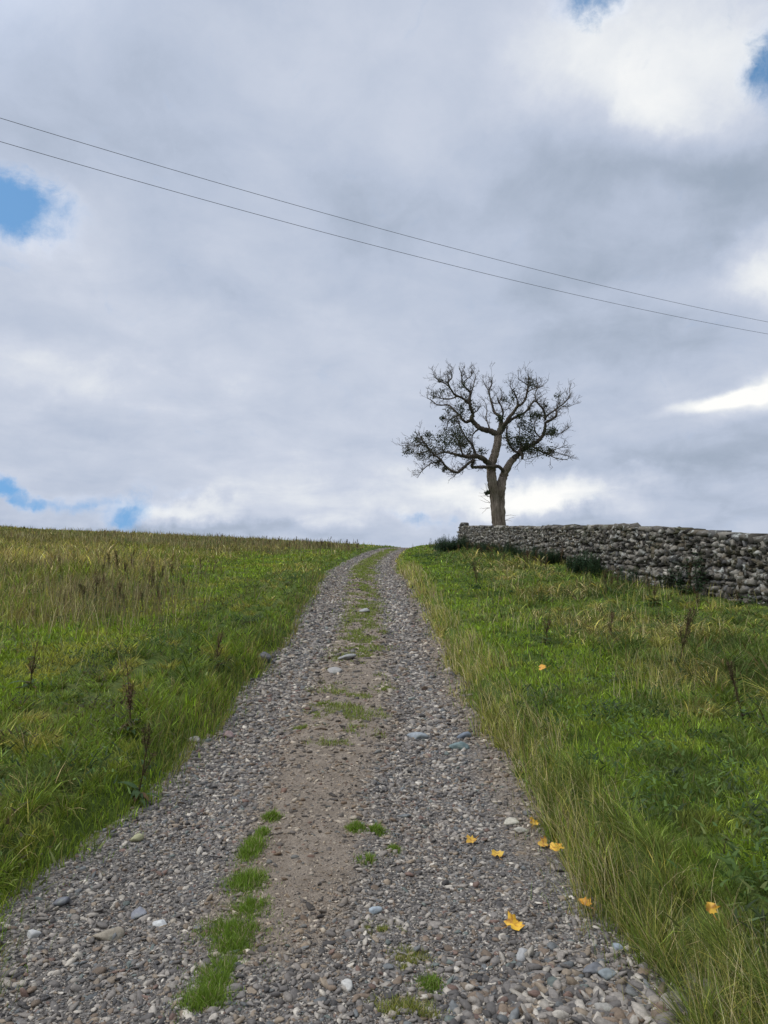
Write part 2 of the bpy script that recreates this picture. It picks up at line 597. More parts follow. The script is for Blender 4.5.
# ------------------------------------------------------------------ grass
def blades(root, h, az, lean, curl, w, col, tipcol, seg=3, face=None, r=rng):
    """curved tapering strips; lean = initial tilt (rad), curl = added tilt to the tip"""
    n = len(root)
    ts = np.linspace(0, 1, seg + 1)
    pts = [root]
    p = root.copy()
    for i in range(seg):
        th = np.clip(lean + curl * (ts[i] + .5 / seg) ** 1.3, -.1, 2.2)
        L = h / seg
        p = p + np.stack([np.sin(th) * np.cos(az) * L, np.sin(th) * np.sin(az) * L, np.cos(th) * L], 1)
        pts.append(p)
    fa = r.uniform(0, 2 * PI, n) if face is None else face
    side = np.stack([np.cos(fa), np.sin(fa), np.zeros(n)], 1)
    nv = 2 * seg + 1
    V = np.zeros((n, nv, 3))
    C = np.zeros((n, nv, 3))
    for i in range(seg):
        ww = (w * (1 - .75 * ts[i] ** 1.5) * .5)[:, None]
        V[:, 2 * i] = pts[i] - side * ww
        V[:, 2 * i + 1] = pts[i] + side * ww
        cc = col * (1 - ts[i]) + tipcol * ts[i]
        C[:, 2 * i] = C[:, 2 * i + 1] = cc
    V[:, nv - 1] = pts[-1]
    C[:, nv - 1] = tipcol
    b = (np.arange(n) * nv)[:, None]
    q = np.concatenate([b + np.array([[2 * i, 2 * i + 1, 2 * i + 3, 2 * i + 2]]) for i in range(seg - 1)])
    t = b + np.array([[2 * seg - 2, 2 * seg - 1, 2 * seg]])
    return V.reshape(-1, 3), q, t, C.reshape(-1, 3)


G = dict(V=[], Q=[], T=[], C=[], n=0)


def add_blades(store, out):
    V, q, t, C = out
    store['V'].append(V)
    store['Q'].append(q + store['n'])
    store['T'].append(t + store['n'])
    store['C'].append(C)
    store['n'] += len(V)


C_BRIGHT = np.array((.168, .255, .034))
C_MID = np.array((.118, .172, .033))
C_DARK = np.array((.052, .088, .026))
C_YEL = np.array((.42, .38, .10))
C_TAN = np.array((.52, .43, .23))
C_OLIVE = np.array((.26, .235, .085))
C_BROWN = np.array((.15, .10, .055))


def lerp(a, b, t):
    t = np.asarray(t)[:, None]
    return a * (1 - t) + b * t


def bump(x, c, w):
    return np.exp(-((x - c) / w) ** 2)


n = 600000
rr_ = np.exp(rng.uniform(math.log(1.9), math.log(88), n))
az_ = rng.uniform(-math.radians(37), math.radians(37), n)
gx, gy = rr_ * np.sin(az_), rr_ * np.cos(az_)
u = gx - cent(gy)
au = np.abs(u)
ew = edge_w(gy, np.sign(u))
keep = (au > ew + .02 + .05 * rng.normal(size=n).clip(-1, 1.5)) & (gy > 1.6)
keep &= ~((u > 0) & (gx > 9.5) & (gy < 50))          # behind the wall only a thin sample
gx, gy, u, au, rr_ = gx[keep], gy[keep], u[keep], au[keep], rr_[keep]
n = len(gx)
left = u < 0

# zones
o_ = au - 1.4
edgeR = (~left) * bump(o_, .14, .18)                       # tall yellow fringe on the right
edgeR_near = edgeR * sstep(13, 5, gy)
mownR = (~left) * sstep(.36, .62, o_) * (1 - sstep(1.7, 2.4, o_))
roughR = (~left) * sstep(1.6, 2.6, o_)
edgeL = left * bump(o_, .1, .35)
vergeL = left * sstep(.15, .5, o_) * (1 - sstep(1.5, 2.3, o_))
mownL = left * sstep(1.5, 2.2, o_) * (1 - sstep(4.0, 5.5, o_))
roughL = left * sstep(4.0, 5.5, o_)
n1 = fbm(gx, gy, .45, 71, 3)
n2 = fbm(gx, gy, 1.6, 72, 3)
n3 = fbm(gx, gy, .16, 73, 3)
roughLnear = left * sstep(8, 4.5, gy) * sstep(.9, 1.5, o_)

# tussock: pull roots to jittered cell centres
WP_ = np.array([(7.95, 10), (7.5, 14.4), (6.62, 20), (6.30, 30), (6.20, 44), (5.62, 53)])
cs = .42
ix, iy = np.floor(gx / cs), np.floor(gy / cs)
jx, jy = _hash(ix, iy, 101), _hash(ix, iy, 102)
tcx, tcy = (ix + .2 + .6 * jx) * cs, (iy + .2 + .6 * jy) * cs
hT, cT = _hash(ix, iy, 103), _hash(ix, iy, 104)
tuss = np.clip(.85 * np.maximum(roughR, roughL * .8) + .85 * vergeL + .7 * roughLnear + .85 * edgeR + .25 * (mownR + mownL), 0, .9)
tuss = tuss * (hT > .30)
pull = tuss * .55
dx, dy = gx - tcx, gy - tcy
x2, y2 = gx - dx * pull, gy - dy * pull
dist = np.hypot(dx, dy) / cs

far_d = sstep(30, 50, gy)
h = np.full(n, .045)
h += edgeR * (.04 + (.04 + .12 * hT) * sstep(10, 4.5, gy) + .07 * hT)
h += mownR * .03 + roughR * (.05 + .20 * sstep(.42, .70, n1) + .14 * hT * (hT > .3))
h += edgeL * .015 + vergeL * (.015 + .09 * sstep(.42, .7, n2) + .08 * hT * (hT > .3))
h += mownL * .04 + roughL * (.12 + .26 * sstep(.35, .65, n1)) * (1 - .5 * far_d) + roughLnear * (.02 + .06 * hT)
h += .10 * left * bump(gy, 10.5, 3.5) * bump(o_, .35, .4)      # shaggy lip of the left bank
h *= 1 - .55 * (~left) * sstep(1.2, .4, np.interp(gy, WP_[:, 1], WP_[:, 0]) - gx) * sstep(22, 17, gy)
h = h * np.exp(rng.normal(0, .30, n))
h = np.clip(h, .02, .70)

lean = np.abs(rng.normal(0, .35, n)) + tuss * .65 * dist
curl = np.abs(rng.normal(.55, .5, n)) + roughR * .55 + tuss * .5
daz = np.arctan2(dy, dx)
wind = 2 * PI * fbm(gx, gy, .45, 81, 2) * 1.8 + 1.0
swirl = np.maximum(roughR, .6 * vergeL) * sstep(.45, .6, n2)
az = np.where(rng.uniform(size=n) < np.clip(tuss + .05, 0, 1), daz + rng.normal(0, .7, n), rng.uniform(0, 2 * PI, n))
sw = rng.uniform(size=n) < swirl * .75
az = np.where(sw, wind + rng.normal(0, .45, n), az)
lean = np.where(sw, lean + .6, lean)
fr = rng.uniform(size=n) < edgeR * .3
az = np.where(fr, PI + rng.normal(.1, 1.8, n), az)             # fringe leans over the track
lean = np.where(fr, .12 + np.abs(rng.normal(0, .3, n)), lean)
curl = np.where(fr, np.abs(rng.normal(.8, .5, n)), curl)

w = np.maximum(.0036, .00095 * rr_) * np.exp(rng.normal(0, .45, n)).clip(.45, 2.4)
w = np.where(fr, w * .85, w) * (1 + .35 * (mownR + mownL) * sstep(5, 12, gy))

# colour: patches of fresh, rank and dead grass
col = lerp(np.repeat(C_MID[None], n, 0), C_BRIGHT, sstep(.35, .65, n2))
rank = np.clip(sstep(.48, .62, n1) * roughR + .8 * (cT < .33) * tuss + .5 * vergeL * sstep(.5, .62, n2), 0, 1)
col = lerp(col, C_DARK, rank * .8)
col = lerp(col, C_BRIGHT * 1.05, np.clip((mownR * .85 + mownL * .7) * (.35 + .9 * fbm(gx, gy, 2.5, 92, 2)), 0, 1))
col = lerp(col, C_DARK, np.clip(mownR * .75 * sstep(.52, .66, fbm(gx, gy, 1.9, 97, 3)), 0, 1))
pale = ((cT > .78) * tuss) * .7
col = lerp(col, C_YEL * .75, np.clip(pale + .45 * mownL * sstep(.5, .68, fbm(gx, gy, .9, 94, 3)), 0, .8))
dry = roughL * (.22 + .85 * sstep(.40, .60, fbm(gx, gy, .24, 98, 3))) + edgeR * (.32 + .38 * sstep(8, 16, gy)) \
    + roughR * .55 * sstep(.50, .62, fbm(gx, gy, .5, 91, 3)) + .30 * vergeL * sstep(.45, .7, n3) \
    + roughLnear * .45 * sstep(.4, .6, n2)
dry = np.clip(dry, 0, 1)
pick = rng.uniform(size=n)
col = lerp(col, C_OLIVE, dry * .6)
isd = pick < dry * .42
drycol = np.where((rng.uniform(size=n) < .5)[:, None], C_YEL[None], C_TAN[None])
col = np.where(isd[:, None], drycol, col)
isb = rng.uniform(size=n) < (.06 + .12 * roughL + .08 * roughR + .06 * vergeL)
col = np.where(isb[:, None], lerp(col, C_BROWN, np.full(n, .7)), col)
far = sstep(34, 46, gy) * left * sstep(3, 6, o_)
col = lerp(col, C_OLIVE * .55, far * (.45 + .5 * sstep(.4, .6, fbm(gx, gy, .3, 95, 3))))
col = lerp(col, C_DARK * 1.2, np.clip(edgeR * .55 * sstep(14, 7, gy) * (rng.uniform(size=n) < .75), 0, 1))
col = col * np.exp(rng.normal(0, .40, n))[:, None]
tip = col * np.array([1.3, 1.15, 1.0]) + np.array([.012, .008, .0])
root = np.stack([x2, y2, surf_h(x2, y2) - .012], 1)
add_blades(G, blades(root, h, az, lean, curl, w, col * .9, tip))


# tall arching stalks of the right fringe near the walker
def fringe(n, y0, y1, o_mu, o_sd, h0, h1, cols, seed, side=1, omin=-.02):
    r = np.random.default_rng(seed)
    y = np.exp(r.uniform(math.log(y0), math.log(y1), n))
    k = np.floor(y * 3.1)
    k = np.floor(y * 3.1 + .6 * np.sin(y * 5.3))
    cl = _hash(k, k * 0 + 3, seed)
    kp = r.uniform(size=n) < .25 + 1.1 * cl ** 1.4
    y, cl = y[kp], cl[kp]
    n = len(y)
    off = np.clip(r.normal(o_mu, o_sd, n), omin, None) + .14 * (cl - .5)
    x = cent(y) + side * (edge_w(y, np.full(n, float(side))) + off)
    h = r.uniform(h0, h1, n) * (.65 + .6 * cl)
    az = PI * (side > 0) + r.normal(0, 1.4, n)
    c = np.array(cols)[r.integers(0, len(cols), n)] * np.exp(r.normal(0, .2, n))[:, None]
    root = np.stack([x, y, surf_h(x, y) - .01], 1)
    w = np.maximum(.0026, .0007 * y) * r.uniform(.7, 1.3, n)
    add_blades(G, blades(root, h, az, np.abs(r.normal(.1, .18, n)), np.abs(r.normal(.75, .45, n)), w, c, c * 1.15, 4, None, r))


FR = [C_YEL, C_YEL, C_TAN, C_YEL * .8, C_TAN * .8, C_TAN, C_BROWN * 1.3, C_YEL * .9, C_BRIGHT * 1.2, C_MID, (.12, .13, .03)]
fringe(3600, 1.9, 7.5, .10, .11, .14, .42, FR, 301)
fringe(2600, 2.0, 34, -.05, .09, .03, .11, [C_MID, C_BRIGHT, C_OLIVE, C_YEL * .7], 305, 1, -.3)
fringe(3600, 2.6, 40, -.04, .10, .03, .12, [C_MID, C_BRIGHT, C_OLIVE, C_DARK], 306, -1, -.3)
fringe(2200, 6, 26, .12, .14, .12, .30, [C_MID, C_OLIVE, C_DARK, C_BROWN, C_YEL * .7], 307, -1)
fringe(5000, 6.5, 30, .22, .18, .14, .34, FR, 302)
fringe(1500, 2.2, 14, .40, .40, .10, .22, [C_MID, C_BRIGHT, C_OLIVE, C_YEL * .8], 303, -1)

def stalks(n, px0, sdx, d0, d1, h0, h1, cols, seed):
    r = np.random.default_rng(seed)
    d = np.exp(np.clip(r.normal((math.log(d0) + math.log(d1)) / 2, (math.log(d1 / d0)) * .30, n), math.log(d0) - .4, math.log(d1) + .4))
    x = (r.normal(px0, sdx, n) - 384) / F * d
    u_ = x - cent(d)
    k_ = (np.abs(u_) > 2.2) & (fbm(x, d, .7, seed, 3) > .42)
    x, d = x[k_], d[k_]
    n = len(x)
    c = np.array(cols)[r.integers(0, len(cols), n)] * np.exp(r.normal(0, .25, n))[:, None]
    root = np.stack([x, d, surf_h(x, d) - .01], 1)
    add_blades(G, blades(root, r.uniform(h0, h1, n), r.uniform(0, 6.28, n), np.abs(r.normal(.05, .14, n)), np.abs(r.normal(.35, .35, n)),
                         np.maximum(.004, .0007 * d) * r.uniform(.6, 1.2, n), c, c * 1.1, 4, None, r))


DEAD = [C_BROWN, C_BROWN * 1.2, C_TAN * .6, C_OLIVE * .8, C_OLIVE, C_DARK * 1.3]
stalks(4500, 95, 60, 13, 26, .30, .70, DEAD, 411)
stalks(4500, 40, 60, 12, 30, .25, .60, [C_TAN, C_YEL * .8, C_OLIVE, C_BROWN], 412)
stalks(4500, 290, 55, 52, 67, .25, .65, DEAD, 413)
stalks(3000, 160, 120, 55, 69, .20, .55, DEAD, 418)
stalks(5000, 120, 110, 36, 66, .25, .60, DEAD + [C_TAN * .8], 414)
stalks(3500, 620, 90, 9, 30, .14, .40, [C_TAN, C_YEL, C_OLIVE, C_BROWN, C_DARK], 415)
stalks(500, 660, 24, 7.5, 10.5, .18, .36, [C_TAN, C_YEL, C_YEL * .8, C_OLIVE], 416)

def herbs(ncl, y0, y1, u0, u1, cols, seed, L=(.035, .095), W=.018, rad=.15):
    r = np.random.default_rng(seed)
    cy = np.exp(r.uniform(math.log(y0), math.log(y1), ncl))
    cx = cent(cy) + r.uniform(u0, u1, ncl)
    k_ = np.abs(cx / cy) < .75
    cx, cy = cx[k_], cy[k_]
    m = 46
    sz = r.uniform(.6, 1.5, len(cx))
    x = (cx[:, None] + r.normal(0, rad, (len(cx), m)) * sz[:, None]).ravel()
    y = (cy[:, None] + r.normal(0, rad, (len(cx), m)) * sz[:, None]).ravel()
    n = len(x)
    ci = np.array(cols)[np.repeat(r.integers(0, len(cols), len(cx)), m)]
    c = ci * np.exp(r.normal(0, .25, n))[:, None]
    up = np.repeat(sz * r.uniform(.5, 1.3, len(cx)), m) * r.uniform(.0, .17, n)
    root = np.stack([x, y, surf_h(x, y) + up], 1)
    add_blades(G, blades(root, r.uniform(L[0], L[1], n), r.uniform(0, 6.28, n), r.uniform(.5, 1.3, n), r.uniform(.2, 1.0, n),
                         np.maximum(W, .0014 * y) * r.uniform(.5, 1.3, n), c, c * 1.12, 3, None, r))


HB = [(.055, .095, .026), (.08, .125, .032), (.11, .165, .04), (.06, .082, .034), (.13, .15, .045)]
herbs(560, 3.2, 45, 2.4, 7.5, HB + [(.036, .064, .02), (.042, .075, .022)], 451)
herbs(200, 3.4, 24, -3.6, -1.6, HB + [(.036, .06, .02), (.07, .06, .03)], 452)
herbs(330, 8, 48, -18, -4.5, HB + [(.06, .075, .028), (.09, .085, .035), (.11, .09, .045)], 453, (.05, .13), .022, .24)
herbs(60, 2.6, 8, 1.6, 2.6, HB, 454, (.04, .09), .02, .10)

# tufts and moss growing on the track (photo position, half extents in m, height)
PATCH = [(235, 930, .17, .10, .06), (252, 850, .08, .11, .06), (246, 882, .13, .09, .055), (272, 818, .06, .04, .05),
         (205, 1002, .11, .05, .06), (226, 972, .14, .07, .05), (370, 861, .07, .04, .05), (376, 832, .06, .04, .05),
         (356, 829, .06, .04, .05), (382, 931, .12, .05, .03), (412, 962, .12, .08, .03), (405, 1012, .17, .05, .04),
         (385, 690, .16, .14, .05), (310, 716, .22, .12, .045), (304, 728, .16, .1, .045), (326, 704, .18, .1, .045), (250, 905, .1, .08, .05),
         (262, 834, .05, .05, .035), (232, 948, .10, .06, .045), (215, 985, .08, .05, .045), (395, 850, .05, .03, .03), (430, 985, .07, .04, .03)]
mn = 60000
my = np.exp(rng.uniform(math.log(7.0), math.log(66), mn))
mu = rng.normal(-.04, .30, mn)
mx_ = mu + cent(my)
mk = (fbm(mx_ * 1.0, my * .75, 3.6, 620, 3) + .16 * sstep(8, 17, my) - .12 * np.abs(mu) + rng.normal(0, .03, mn)) > .60
mx_, my = mx_[mk], my[mk]
mn = len(mx_)
mc = lerp(lerp(np.repeat(C_MID[None], mn, 0), C_BRIGHT, rng.uniform(0, .8, mn)), C_OLIVE, rng.uniform(0, .8, mn)) * np.exp(rng.normal(0, .28, mn))[:, None]
add_blades(G, blades(np.stack([mx_, my, track_h(mx_, my) - .004], 1), .042 * np.exp(rng.normal(0, .4, mn)), rng.uniform(0, 6.28, mn), np.abs(rng.normal(.3, .35, mn)),
                     np.abs(rng.normal(.6, .4, mn)), np.maximum(.0036, .0009 * my) * rng.uniform(.6, 1.3, mn), mc * .9, mc * 1.12))
for k, (px, py, ex, ey, hh) in enumerate(PATCH):
    cx, cy, cz = drop(px, py)
    ey = ey * (2.0 if cy < 6 else 1.3)
    m_ = int(min(7000, 900 + 45000 * ex * ey / max(1, (cy / 4) ** 1.4)))
    sp__ = .52 if cy < 6 else .60
    ax, ay = np.clip(rng.normal(0, sp__, m_), -1.5, 1.5), np.clip(rng.normal(0, sp__, m_), -1.5, 1.5)
    X, Y = cx + ax * ex, cy + ay * ey
    ok = (fbm(X, Y, 9, 500 + k, 3) > .44) | (ax ** 2 + ay ** 2 < .05)
    if cy > 7:
        ok &= fbm(X, Y, 3.2, 600, 3) > .40
    X, Y = X[ok], Y[ok]
    m_ = len(X)
    if not m_:
        continue
    mossy = k in (9, 10, 11)
    c = lerp(np.repeat(C_MID[None], m_, 0), C_YEL * .75 if mossy else C_BRIGHT, rng.uniform(.1, .9, m_))
    c = c * np.exp(rng.normal(0, .25, m_))[:, None]
    c = np.where((rng.uniform(size=m_) < .08)[:, None], C_TAN[None] * .8, c)
    fall = np.clip(1.05 - .6 * np.hypot((X - cx) / ex, (Y - cy) / ey), .35, 1.1)
    hh = hh * (1.0 if cy < 6 else .85)
    c = lerp(c, C_OLIVE, rng.uniform(0, .75, m_)) if cy > 6 else c
    rt = np.stack([X, Y, track_h(X, Y) - .004], 1)
    add_blades(G, blades(rt, hh * fall * np.exp(rng.normal(0, .3, m_)), rng.uniform(0, 6.28, m_), np.abs(rng.normal(.3, .3, m_)),
                         np.abs(rng.normal(.6, .4, m_)), np.maximum(.003, .0009 * cy) * rng.uniform(.7, 1.3, m_), c * .9, c * 1.15))

tag(mesh_np('grass', np.concatenate(G['V']), [np.concatenate(G['Q']), np.concatenate(G['T'])] if False else
            [np.concatenate(G['Q']).astype(np.int32), np.concatenate(G['T']).astype(np.int32)],
            np.concatenate(G['C']), False, M_GRASS),
    'rough pasture grass along both sides of the track', 'grass', kind='stuff')


# ------------------------------------------------------------------ drystone wall
WP = np.array([(8.9, 3.0), (7.95, 10), (7.5, 14.4), (6.62, 20), (6.30, 30), (6.20, 44), (5.62, 53)])
WTOP_Y = np.array([3, 10, 14.4, 17, 20, 25, 30, 36, 44, 53])
WTOP_Z = np.array([1.65, 2.15, 2.62, 2.98, 3.32, 3.74, 4.14, 4.66, 5.38, 6.12])


def rbox(r):
    g = np.array([(a, b, c) for a in (-1, 0, 1) for b in (-1, 0, 1) for c in (-1, 0, 1) if (a, b, c) != (0, 0, 0)], float)
    return g


_bm = bmesh.new()
bmesh.ops.create_cube(_bm, size=2)
bmesh.ops.subdivide_edges(_bm, edges=_bm.edges[:], cuts=1, use_grid_fill=True)
BOXV = np.array([v.co[:] for v in _bm.verts])
BOXF = np.array([[q.index for q in p.verts] for p in _bm.faces])
_bm.free()
BOXR = BOXV / np.maximum(1, np.linalg.norm(BOXV, axis=1))[:, None] ** .40

seg_l = np.hypot(*np.diff(WP, axis=0).T)
cum = np.concatenate([[0], np.cumsum(seg_l)])
WLEN = cum[-1]


def wall_pt(s):
    s = np.asarray(s, float)
    x, y = np.interp(s, cum, WP[:, 0]), np.interp(s, cum, WP[:, 1])
    e = .25
    x1, y1 = np.interp(s + e, cum, WP[:, 0]), np.interp(s + e, cum, WP[:, 1])
    x0, y0 = np.interp(s - e, cum, WP[:, 0]), np.interp(s - e, cum, WP[:, 1])
    L = np.hypot(x1 - x0, y1 - y0) + 1e-9
    return x, y, (x1 - x0) / L, (y1 - y0) / L


def wall_base(x, y):
    return ground_h(x, y) - .12


wall = empty('drystone_wall', (float(WP[2, 0]), float(WP[2, 1]), float(wall_base(WP[2, 0], WP[2, 1]))))
tag(wall, 'long grey drystone wall running uphill beside the right verge', 'wall')
WORG = np.array(wall.location)
wr = np.random.default_rng(55)
sV, sF, sC = [], [], []


def wstone(c, t, nrm, sx, sy, sz, roll, colr, jit=.16, shape=BOXR):
    v = shape + wr.normal(0, jit, shape.shape)
    v = v * np.array([sx, sy, sz])
    ca, sa = math.cos(roll), math.sin(roll)
    v = np.stack([v[:, 0] * ca - v[:, 2] * sa, v[:, 1], v[:, 0] * sa + v[:, 2] * ca], 1)
    return c + v[:, :1] * t + v[:, 1:2] * nrm + v[:, 2:3] * np.array([0, 0, 1.0])


WPAL = np.array([(.15, .14, .122), (.085, .079, .07), (.22, .21, .188), (.05, .046, .042), (.125, .11, .082), (.31, .30, .27), (.11, .11, .11), (.07, .064, .042)])
WPP = np.array([.22, .20, .15, .13, .12, .06, .08, .04])


def place(ls, c, t, nrm, sx, sy, sz, roll, jit=.16, tint=1.0):
    v = wstone(c, t, nrm, sx, sy, sz, roll, None, jit)
    k = len(ls[0])
    ls[0].append(v)
    cc = WPAL[wr.choice(len(WPAL), p=WPP)] * wr.uniform(.70, 1.25) * tint * np.array([.97, .92, .84])
    ls[1].append(np.repeat(cc[None], len(v), 0))


face, cope, thr = ([], []), ([], []), ([], [])
for sgn in (-1, 1):
    s_ = 0.0
    rows = 14
    for row in range(rows):
        f0 = row / rows
        s_ = wr.uniform(0, .2)
        while s_ < WLEN:
            big = 1.3 - .55 * f0
            L = float(np.clip(.098 * big * math.exp(wr.normal(0, .38)), .06, .34))
            x, y, tx, ty = wall_pt(s_ + L / 2)
            zb = float(wall_base(x, y))
            zt = float(np.interp(y, WTOP_Y, WTOP_Z)) - .12
            rh = (zt - zb) / rows
            t = np.array([tx, ty, 0.0])
            nrm = np.array([-ty, tx, 0.0]) * -sgn
            batter = .34 - .13 * (f0 + .05)
            wave = .055 * math.sin(s_ * 1.3 + row * 2.1) + .04 * math.sin(s_ * 3.7 + row * 4.7)
            zc = zb + (row + .5) * rh + wave * (1 - abs(2 * f0 - 1)) + wr.normal(0, .022)
            c = np.array([x, y, zc]) - nrm * (batter - .11 + wr.normal(0, .03))
            place(face, c, t, nrm, L * wr.uniform(.46, .60), .13, rh * float(np.clip(.56 * math.exp(wr.normal(0, .30)), .28, 1.0)), wr.normal(0, .24), .22)
            s_ += L * wr.uniform(.9, 1.04)
s_ = 0.0
while s_ < WLEN:
    L = wr.uniform(.12, .42)
    x, y, tx, ty = wall_pt(s_ + L / 2)
    zt = float(np.interp(y, WTOP_Y, WTOP_Z))
    hc = wr.uniform(.055, .105) + .02 * math.sin(s_ * 1.7) * math.sin(s_ * .61 + 1)
    t = np.array([tx, ty, 0.0])
    nrm = np.array([-ty, tx, 0.0])
    place(cope, np.array([x, y, zt - .05 + wr.normal(0, .012)]), t, nrm, L * .54, .26, hc, wr.normal(.03, .12), .17, .9)
    s_ += L * .93
# raised head at the far end
x, y, tx, ty = wall_pt(WLEN)
zt = float(np.interp(y, WTOP_Y, WTOP_Z))
for q in range(3):
    place(cope, np.array([x + .1, y - .25 * q, zt + .10 + wr.normal(0, .02)]), np.array([tx, ty, 0]), np.array([-ty, tx, 0]), .2, .3, .15, wr.normal(0, .1), .12, .6)
for q in range(9):
    place(face, np.array([x, y + .05, float(wall_base(x, y)) + .16 * q + .05]), np.array([-ty, tx, 0]), np.array([tx, ty, 0]), .33, .14, .09, wr.normal(0, .06))
nb = len(BOXV)
for nm, ls in (('face_stones', face), ('coping_stones', cope)):
    V = np.concatenate(ls[0]) - WORG
    Fq = (BOXF[None] + (np.arange(len(ls[0])) * nb)[:, None, None]).reshape(-1, 4)
    mesh_np(nm, V, [Fq], np.concatenate(ls[1]), False, M_WALL, wall)
# rubble fill behind the face
ss = np.linspace(0, WLEN - .1, 120)
x, y, tx, ty = wall_pt(ss)
zb, zt = wall_base(x, y) - .05, np.interp(y, WTOP_Y, WTOP_Z) - .12
ring = []
for hw, z in ((-.22, zb), (-.10, zt), (.10, zt), (.22, zb)):
    ring.append(np.stack([x - ty * hw, y + tx * hw, z], 1))
R_ = np.stack(ring, 1)
i = np.arange(120 * 4).reshape(120, 4)
fq = np.concatenate([np.stack([i[:-1, a], i[1:, a], i[1:, (a + 1) % 4], i[:-1, (a + 1) % 4]], -1) for a in range(4)] + [i[:1], i[-1:, ::-1]])
mesh_np('rubble_fill', R_.reshape(-1, 3) - WORG, [fq], None, False, M_CORE, wall)


# ------------------------------------------------------------------ tree
TD = 60.0
BASE = np.array([(497.5 - 384) / F * TD, TD, 0.0])
BASE[2] = float(ground_h(BASE[0], BASE[1])) - .15
tree = empty('gnarled_tree', tuple(BASE))
tag(tree, 'old gnarled half-bare tree with a thick forked trunk standing behind the wall', 'tree')


def tp(px, py, dep=0.0):
    d = view_dir(px, py)
    d = d / d[1]
    return np.array([0, 0, CAM_H]) + d * (TD + dep) - BASE


PXM = TD / F     # metres per pixel at the tree


def tube(path, rad, sides=8, wob=0.0, r=rng):
    path, rad = np.asarray(path, float), np.asarray(rad, float)
    n = len(path)
    tan = np.gradient(path, axis=0)
    tan /= np.linalg.norm(tan, axis=1)[:, None] + 1e-9
    ref = np.array([.31, .95, .05])
    V = []
    for k in range(n):
        a = np.cross(tan[k], ref)
        a /= np.linalg.norm(a) + 1e-9
        b = np.cross(tan[k], a)
        ang = np.linspace(0, 2 * PI, sides, endpoint=False)
        rr = rad[k] * (1 + wob * r.normal(size=sides))
        V.append(path[k] + (np.cos(ang) * rr)[:, None] * a + (np.sin(ang) * rr)[:, None] * b)
    V = np.concatenate(V + [path[-1:]])
    i = np.arange(n * sides).reshape(n, sides)
    q = np.stack([i[:-1], np.roll(i[:-1], -1, 1), np.roll(i[1:], -1, 1), i[1:]], -1).reshape(-1, 4)
    t = np.stack([i[-1], np.roll(i[-1], -1), np.full(sides, n * sides)], -1)
    return V, q, t


def spline(P, n_per=5):
    P = np.asarray(P, float)
    Q = np.concatenate([2 * P[:1] - P[1:2], P, 2 * P[-1:] - P[-2:-1]])
    out = []
    for k in range(1, len(Q) - 2):
        p0, p1, p2, p3 = Q[k - 1:k + 3]
        for t in np.linspace(0, 1, n_per, endpoint=False):
            out.append(.5 * (2 * p1 + (p2 - p0) * t + (2 * p0 - 5 * p1 + 4 * p2 - p3) * t * t + (3 * p1 - p0 - 3 * p2 + p3) * t ** 3))
    out.append(P[-1])
    return np.array(out)


class Store:
    def __init__(self):
        self.V, self.Q, self.T, self.n = [], [], [], 0

    def add(self, out):
        V, q, t = out
        self.V.append(V)
        self.Q.append(q + self.n)
        self.T.append(t + self.n)
        self.n += len(V)

    def build(self, name, mat, parent, smooth=True):
        return mesh_np(name, np.concatenate(self.V), [np.concatenate(self.Q), np.concatenate(self.T)], None, smooth, mat, parent)


tr = np.random.default_rng(99)
TW = []   # (point, direction, strength)


def limb_path(pts, d0, d1, jt=.07):
    """pts: (px,py,r_px); depth runs d0->d1 metres with a little waver"""
    m = len(pts)
    P = [tp(p[0], p[1], d0 + (d1 - d0) * k / max(1, m - 1) + (tr.normal(0, .12) if 0 < k else 0)) for k, p in enumerate(pts)]
    S = spline(P, 6)
    rad = np.interp(np.linspace(0, m - 1, len(S)), np.arange(m), [p[2] * (1 if p[2] > 2.2 else .93) for p in pts]) * PXM
    mid = np.arange(len(S))
    jit = tr.normal(0, 1, S.shape) * (rad * jt)[:, None]
    jit[0] = 0
    return S + jit, rad


# trunk: two fused stems
TRUNK = Store()
for pts, dd in (([(497.0, 541, 7.0), (497, 532, 5.6), (496.5, 520, 4.9), (495.5, 508, 4.7), (494.2, 494, 4.8), (492.4, 482, 5.0), (491.2, 472, 4.7),
                  (491.8, 463, 4.4), (494.5, 455, 4.1), (496.8, 446, 3.9), (498, 437, 4.0), (498.5, 431, 3.4)], 0),
                ([(501.5, 541, 6.2), (501.5, 530, 4.4), (501.2, 515, 4.2), (500.5, 500, 4.3), (500.8, 488, 4.8), (503.2, 477, 4.4), (506.8, 469, 3.8), (510, 463, 3.4),
                  (513.5, 459, 3.1)], .35)):
    S, rad = limb_path(pts, dd, dd, .045)
    TRUNK.add(tube(S, rad, 16, .05, tr))

